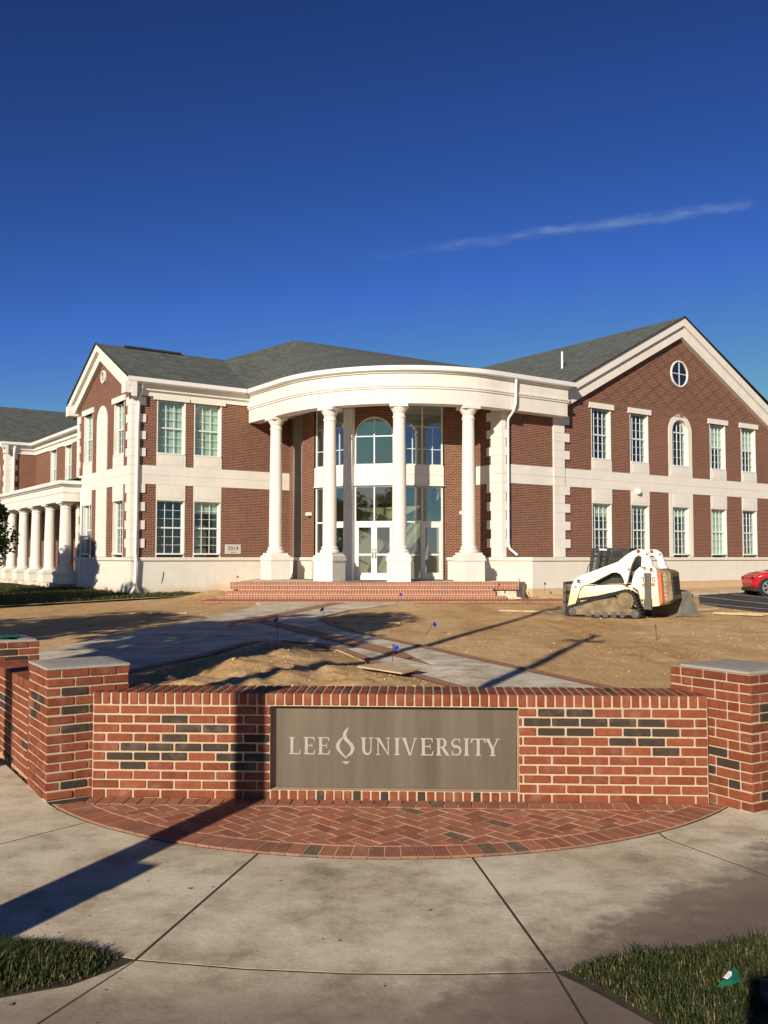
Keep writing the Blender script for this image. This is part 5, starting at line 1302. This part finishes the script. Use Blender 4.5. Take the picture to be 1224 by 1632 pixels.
# ------------------------------------------------------------------ boards on the earth
def plank(p, q, w, th, label, name='plank', zoff=.02, group='planks lying on the earth', cat='plank'):
    p, q = Vector((*p, gz(*p)+zoff)), Vector((*q, gz(*q)+zoff)); d = (q-p).normalized(); sd_ = Vector((-d.y, d.x, 0)).normalized(); up = d.cross(sd_)
    c = (p+q)/2; b = MB(); b.cbox((0,0,0), d, sd_, up, (q-p).length/2, w/2, th/2, .004); o = b.build(name, M['wood'], None, c); return tag(o, label, cat, group)
plank((-1.15,25.5), (.74,25.45), .14, .035, 'farther of the two pale planks lying parallel beside the path')
plank((-1.29,23.45), (.41,23.3), .2, .05, 'nearer and wider of the two pale planks lying parallel beside the path')
plank((9.4,26.5), (10.9,25.6), .09, .04, 'thin plank lying on the earth at the edge of the car park', zoff=.05)
plank((9.3,26.3), (10.3,25.3), .12, .05, 'short plank crossing another one by the bucket', zoff=.06)
plank((9.0,26.9), (9.8,27.4), .08, .04, 'pale stick lying behind the bucket', zoff=.09)
plank((-5.6,26.6), (-7.2,26.5), .16, .03, 'short board lying on the shaded earth left of the path')
plank((3.4,27.5), (4.9,27.3), .1, .04, 'dark batten lying on the earth left of the loader forks')
pw = MB(); pts = [(-.40,13.95),(.15,14.35),(.55,13.75),(.26,13.35)]; z0 = max(gz(*p) for p in pts)+.03
pw.prism([(x, y, z0+.05*(y-13.3)) for x, y in pts], (0,0,.02)); tag(pw.build('plywood_sheet', M['wood']), 'square sheet of dirty plywood lying on the heap of earth behind the wall', 'plywood')
# conduits, post, rubble near the building
def stub(name, pts, r, mat, label, cat, group=None):
    b = MB(); b.tube(pts, r, 8); return tag(b.build(name, M[mat]), label, cat, group)
def bez(p, q, r_, n=10): return [tuple(Vector(p)*(1-t)**2 + Vector(q)*2*t*(1-t) + Vector(r_)*t*t) for t in [i/n for i in range(n+1)]]
stub('conduit', bez((-10.0,37.25,.2), (-9.35,37.3,.75), (-9.2,37.4,1.28)), .02, 'dgrey', 'thin bent conduit stub leaning out of the ground by the left wing', 'conduit', 'conduit stubs by the left wing')
stub('conduit', bez((-9.3,37.45,.2), (-8.9,37.5,.6), (-8.9,37.55,1.18)), .028, 'dgrey', 'thicker upright conduit stub growing from the ground by the left wing', 'conduit', 'conduit stubs by the left wing')
stub('pipe_stub', [(4.95,33.1,.15),(4.97,33.1,.72)], .055, 'dgrey', 'short black pipe standing upright by the right end of the steps', 'pipe')
stub('rebar', bez((5.15,33.4,.25), (4.95,33.5,.7), (4.86,33.6,1.0)), .014, 'dgrey', 'thin bent rod leaning on the right corner of the porch floor', 'rod')
rng = random.Random(3)
def chunk(x, y, s, mat, label, name='rubble', z=None):
    b = MB(); n = 8; rows = []
    for i in range(5):
        th = math.pi*i/4; rows.append([(s*(1+.35*noise.noise((i*1.3+x, k*1.1, y)))*math.sin(th)*math.cos(2*math.pi*k/n)*1.4, s*(1+.35*noise.noise((i+y, k*.9, x)))*math.sin(th)*math.sin(2*math.pi*k/n), s*.55*math.cos(th)) for k in range(n)])
    b.grid(rows, 0, False, True); o = b.build(name, M[mat], None, (x, y, (gz(x,y) if z is None else z)+s*.3)); return o
for i, (x, y, s, l) in enumerate(((4.2,32.9,.17,'flat broken slab of concrete lying at the end of the upper step'),(4.5,32.75,.12,'small lump of rubble beside the end of the steps'),(4.75,33.3,.14,'lump of rubble behind the short black pipe'),(5.9,33.0,.1,'dark clod on the earth in front of the plinth'))):
    tag(chunk(x, y, s, 'path' if i < 3 else 'dgrey', l), l, 'rubble', 'rubble beside the steps')
tag(chunk(7.0, 33.6, .2, 'dgrey', '', 'debris'), 'dark heap of scrap lying on the earth near the loader forks', 'debris')
for x in (6.6, 7.35, 7.8):
    b = MB(); b.lathe([(.09,0),(.085,.02),(.05,.04),(.02,.3)], (0,0,0), 12); o = b.build('safety_cone', M['orangenet'], None, (x, 33.2, gz(x,33.2))); tag(o, {6.6:'leftmost of the small orange cones near the loader forks', 7.35:'middle one of the small orange cones near the loader forks', 7.8:'small orange cone closest to the loader forks'}[x], 'cone', 'small orange cones')
for i in range(140):                               # clods and stones, a scatter nobody would count
    pass
cl = MB()
for i in range(2600):
    if i < 1100: x, y = rng.uniform(-5, 2.5), rng.uniform(8, 18.5); ok_ = inside((x, y), ISL)
    else: x, y = rng.uniform(-9, 12), rng.uniform(12.5, 31); ok_ = not inside((x, y), PATH)
    if not ok_: continue
    s = rng.uniform(.005, .014)*(1.9 if rng.random() < .04 else 1); z = gz(x, y)+s*.2; a = rng.uniform(0, 3)
    cl.obox((x, y, z), (math.cos(a),math.sin(a),.2), (-math.sin(a),math.cos(a),.1), (0,0,1), s, s*rng.uniform(.5,1), s*.6)
tag(cl.build('clods', M['dirt']), kind='stuff')
lt = MB()
for i in range(170):                               # dry leaves and grit on the slabs
    x, y = rng.uniform(-2.6, 2.6), rng.uniform(3.5, 6.3)
    if y > arc(max(-2.9, min(2.9, x)))-.05: continue
    s = rng.uniform(.003, .010)*(1.7 if rng.random() < .1 else 1); a = rng.uniform(0, 6.3); lt.face([(x+s*math.cos(a),y+s*math.sin(a),.003),(x+s*.4*math.cos(a+1.7),y+s*.4*math.sin(a+1.7),.003+s*.5),(x-s*math.cos(a),y-s*math.sin(a),.003),(x+s*.5*math.cos(a-1.6),y+s*.5*math.sin(a-1.6),.004)])
tag(lt.build('leaf_litter', M['bark']), kind='stuff')
# marker lying in the grass, and the sprinkler
GF = empty('grass_marker', (1.39, 3.86, .03), 0, label='green plastic marker with a white print lying in the grass', cat='marker'); GF.scale = (.72, .72, .72)
b = MB(); pts = [(-.09,-.10,.03),(-.055,-.075,.045),(.06,.06,.06),(.085,.11,.05),(.10,.10,.03),(.095,.02,.012),(.03,-.03,.012)]
b.prism(pts, (0,0,.004)); b.build('blade', M['green'], GF)
b = MB(); b.prism([(-.03,-.045,.057),(.022,.02,.0625),(.035,.01,.062),(.028,-.012,.054),(-.008,-.05,.051)], (0,0,.004)); b.build('print', M['label'], GF)
SP = empty('sprinkler_head', (1.495, 3.72, 0), 0, label='short black sprinkler head standing in the grass', cat='sprinkler')
b = MB(); b.lathe([(.02,-.02),(.02,.07),(.016,.075)], (0,0,0), 14); b.build('body', M['black'], SP); b = MB(); b.lathe([(.017,.074),(.019,.08),(.019,.105),(.012,.112)], (0,0,0), 14); b.build('nozzle', M['rubber'], SP)

# ------------------------------------------------------------------ trees
def tree(x, y, h, crown, n, label, seed, leaf=.11, lean=(0,0), z0=None, dens=1):
    rg = random.Random(seed); z0 = g(y) if z0 is None else z0
    t = empty('tree', (x, y, z0), 0, label=label, cat='tree')
    cz, rx_, rz_ = crown; b = MB()
    b.tube([(0,0,-.2),(.05,0,h*.25),(lean[0]*.4,lean[1]*.4,h*.55),(lean[0],lean[1],h*.92)], .045*h/2.2, 10, 0, .02)
    cl_ = []
    for k in range(26):
        a = rg.uniform(0, 6.283); u = rg.uniform(-.9, 1); rr = rx_*math.sqrt(max(0,1-u*u))*rg.uniform(.45, .95)
        c = Vector((lean[0]+rr*math.cos(a), lean[1]+rr*math.sin(a), cz+u*rz_*.9)); cl_.append((c, rg.uniform(.25, .5)*rx_))
        st_ = Vector((lean[0]*.4, lean[1]*.4, h*.3+(c.z-h*.3)*.25)); mid = (st_+c)/2+Vector((0,0,.15*rx_))
        b.tube([st_, mid, c], .018*h/2.2, 6, 0, .006)
    b.build('trunk', M['bark'], t)
    b = MB()
    for i in range(n):
        c, r = cl_[rg.randrange(len(cl_))]
        d = Vector((rg.gauss(0,1), rg.gauss(0,1), rg.gauss(0,1))).normalized()*r*rg.random()**.45; p = c+d; p.z = max(p.z, .4)
        ax = Vector((rg.gauss(0,1), rg.gauss(0,1), rg.gauss(0,.6)-.4)).normalized(); ay = ax.orthogonal().normalized(); s = leaf*rg.uniform(.6, 1.3)
        b.face([p-ax*s, p+ay*s*.45, p+ax*s, p-ay*s*.45], 0, False, rg.random())
    b.build('crown', M['leaf'], t); return t
tree(-15.8, 35.6, 4.4, (2.6, 1.45, 1.9), 7000, 'small leafy green tree in front of the arcade at the left edge', 5, .10)
tree(-8.5, 6.9, 8.0, (5.2, 2.6, 2.3), 5200, 'leafy street tree outside the left edge, nearest the camera', 11, .2)
tree(-7.3, 3.9, 5.6, (4.0, 1.35, 1.2), 4200, 'small leafy street tree outside the left edge, in front of the others', 21, .14)
tree(-13.6, 10.0, 7.0, (4.3, 2.7, 2.0), 5200, 'leafy street tree outside the left edge, between two others', 12, .2)
tree(-18.5, 20.5, 8.0, (5.0, 2.6, 2.3), 9000, 'leafy street tree outside the left edge, on the lawn', 13, .2)
tree(-17.6, 32.3, 6.5, (4.4, 1.7, 1.5), 5000, 'leafy tree outside the left edge, close to the arcade', 14, .16)
# ------------------------------------------------------------------ utility poles outside the frame, whose shadows cross the scene
def upole(x, y, h, r, label, arm=True):
    t = empty('utility_pole', (x, y, 0), 0, label=label, cat='utility pole', group='utility poles outside the frame')
    b = MB(); b.tube([(0,0,-.3),(0,0,h)], r, 14, 0, r*.72); b.build('mast', M['pole'], t)
    if arm: b = MB(); b.cbox((0,.0,h-.55), (.92,-.38,0), (.38,.92,0), (0,0,1), .45, .05, .05, .01); b.build('crossarm', M['pole'], t)
    return t
upole(-2.86, 2.3, 7.3, .125, 'utility pole outside the left edge whose shadow climbs the sign wall')
upole(-5.75, 2.2, 11.2, .14, 'taller utility pole farther left outside the frame', True)
CB = empty('utility_box', (-2.87, 2.02, 0), R(-22), label='grey utility box beside the nearer pole, outside the frame', cat='utility box')
b = MB(); b.cbox((0,0,.64), X, Y, (0,0,1), .15, .15, .64, .02); b.build('housing', M['dgrey'], CB); b = MB(); b.cbox((0,0,1.30), X, Y, (0,0,1), .165, .17, .03, .01); b.build('lid', M['dgrey'], CB)
CB = empty('shadow_post', (-.24, -.5, 0), 0, label='unseen post added behind the camera to cast the shadow of the photographer', cat='post')  # added post, never in view; its shadow replaces the photographer's at lower right
b = MB(); b.tube([(0,0,0),(0,0,1.78)], .085, 16); b.build('shaft', M['dgrey'], CB); b = MB(); b.cbox((0,0,.01), X, Y, (0,0,1), .16, .16, .01, .003); b.build('base_plate', M['dgrey'], CB)

# ------------------------------------------------------------------ contrail, a long drift of thin cloud far behind the building
def contrail():
    D = 3000.0
    def pt(px, py):
        u, v = (px-612)/1480, (816-py)/1480; ph = math.atan(72/1480)
        d = Vector((u, math.cos(ph)-v*math.sin(ph), math.sin(ph)+v*math.cos(ph))); return d*(D/d.y)
    way = [(560,413,5),(640,404,8),(700,397,12),(760,388,19),(800,380,19),(860,371,15),(920,359,17),(980,347,22),(1040,343,18),(1110,333,15),(1170,325,13),(1215,322,7)]
    b = MB(); n = 12; rows = []
    cs_ = [(pt(x, y), (w+14)*D/1480) for x, y, w in way]
    for i, (c, w) in enumerate(cs_):
        rows.append([tuple(c+Vector((0, math.cos(2*math.pi*k/n)*w*.8, math.sin(2*math.pi*k/n)*w))) for k in range(n)])
    b.grid(rows, 0, True, True); b.face(rows[0][::-1]); b.face(rows[-1])
    k = NT('contrail_vapour'); k.N.remove(k.b); v = k.n('VolumePrincipled'); v.inputs['Color'].default_value = (.74,.95,1,1); v.inputs['Anisotropy'].default_value = -.35
    t = k.tex('Object'); mp = k.n('Mapping'); mp.inputs['Rotation'].default_value = (0, R(13), 0); mp.inputs['Scale'].default_value = (.012, .02, .04); k.l(t, mp.inputs[0])
    nz = k.noise(mp.outputs[0], 1, 6, .65); dn = k.ramp(nz, [(.36, (.0,.0,.0)), (.5, (.35,.35,.35)), (.72, (1,1,1))])
    a_, b_ = cs_[0][0], cs_[-1][0]; u = (b_-a_).normalized(); L = (b_-a_).length
    wq = k.n('TexNoise'); wq.inputs['Scale'].default_value = .008; wq.inputs['Detail'].default_value = 5; wq.inputs['Roughness'].default_value = .6; k.l(t, wq.inputs['Vector'])
    ws_ = k.n('VectorMath', operation='MULTIPLY_ADD'); k.l(wq.outputs['Color'], ws_.inputs[0]); ws_.inputs[1].default_value = (42,42,42); ws_.inputs[2].default_value = (-21,-21,-21)
    wa = k.n('VectorMath', operation='ADD'); k.l(t, wa.inputs[0]); k.l(ws_.outputs[0], wa.inputs[1])
    vm = k.n('VectorMath', operation='SUBTRACT'); k.l(wa.outputs[0], vm.inputs[0]); vm.inputs[1].default_value = a_
    dp = k.n('VectorMath', operation='DOT_PRODUCT'); k.l(vm.outputs[0], dp.inputs[0]); dp.inputs[1].default_value = u
    pj = k.n('VectorMath', operation='SCALE'); pj.inputs[0].default_value = u; k.l(dp.outputs['Value'], pj.inputs['Scale'])
    df = k.n('VectorMath', operation='SUBTRACT'); k.l(vm.outputs[0], df.inputs[0]); k.l(pj.outputs[0], df.inputs[1])
    ln = k.n('VectorMath', operation='LENGTH'); k.l(df.outputs[0], ln.inputs[0])
    tt = k.math('DIVIDE', dp.outputs['Value'], L)
    wn_ = k.math('ADD', 9.0, k.math('MULTIPLY', k.math('SUBTRACT', k.noise(mp.outputs[0], .55, 4, .6), .5), 30.0))
    wd_ = k.math('MULTIPLY', wn_, k.ramp(tt, [(0, (.5,.5,.5)), (.25, (1,1,1)), (.8, (1,1,1)), (1, (.55,.55,.55))]))
    fo = k.math('MAXIMUM', 0.0, k.math('SUBTRACT', 1.0, k.math('POWER', k.math('DIVIDE', ln.outputs['Value'], k.math('ADD', 16.0, wd_)), .8)))
    en_ = k.ramp(tt, [(0, (0,0,0)), (.22, (.45,.45,.45)), (.5, (.9,.9,.9)), (.94, (1,1,1)), (1, (0,0,0))])
    dn = k.math('MULTIPLY', k.math('MULTIPLY', dn, fo), en_)
    k.l(k.math('MULTIPLY', dn, .0105), v.inputs['Density']); k.l(v.outputs[0], k.out.inputs['Volume'])
    o = b.build('contrail', k.mat); tag(o, 'thin streak of white contrail slanting across the blue sky', 'contrail')
contrail()
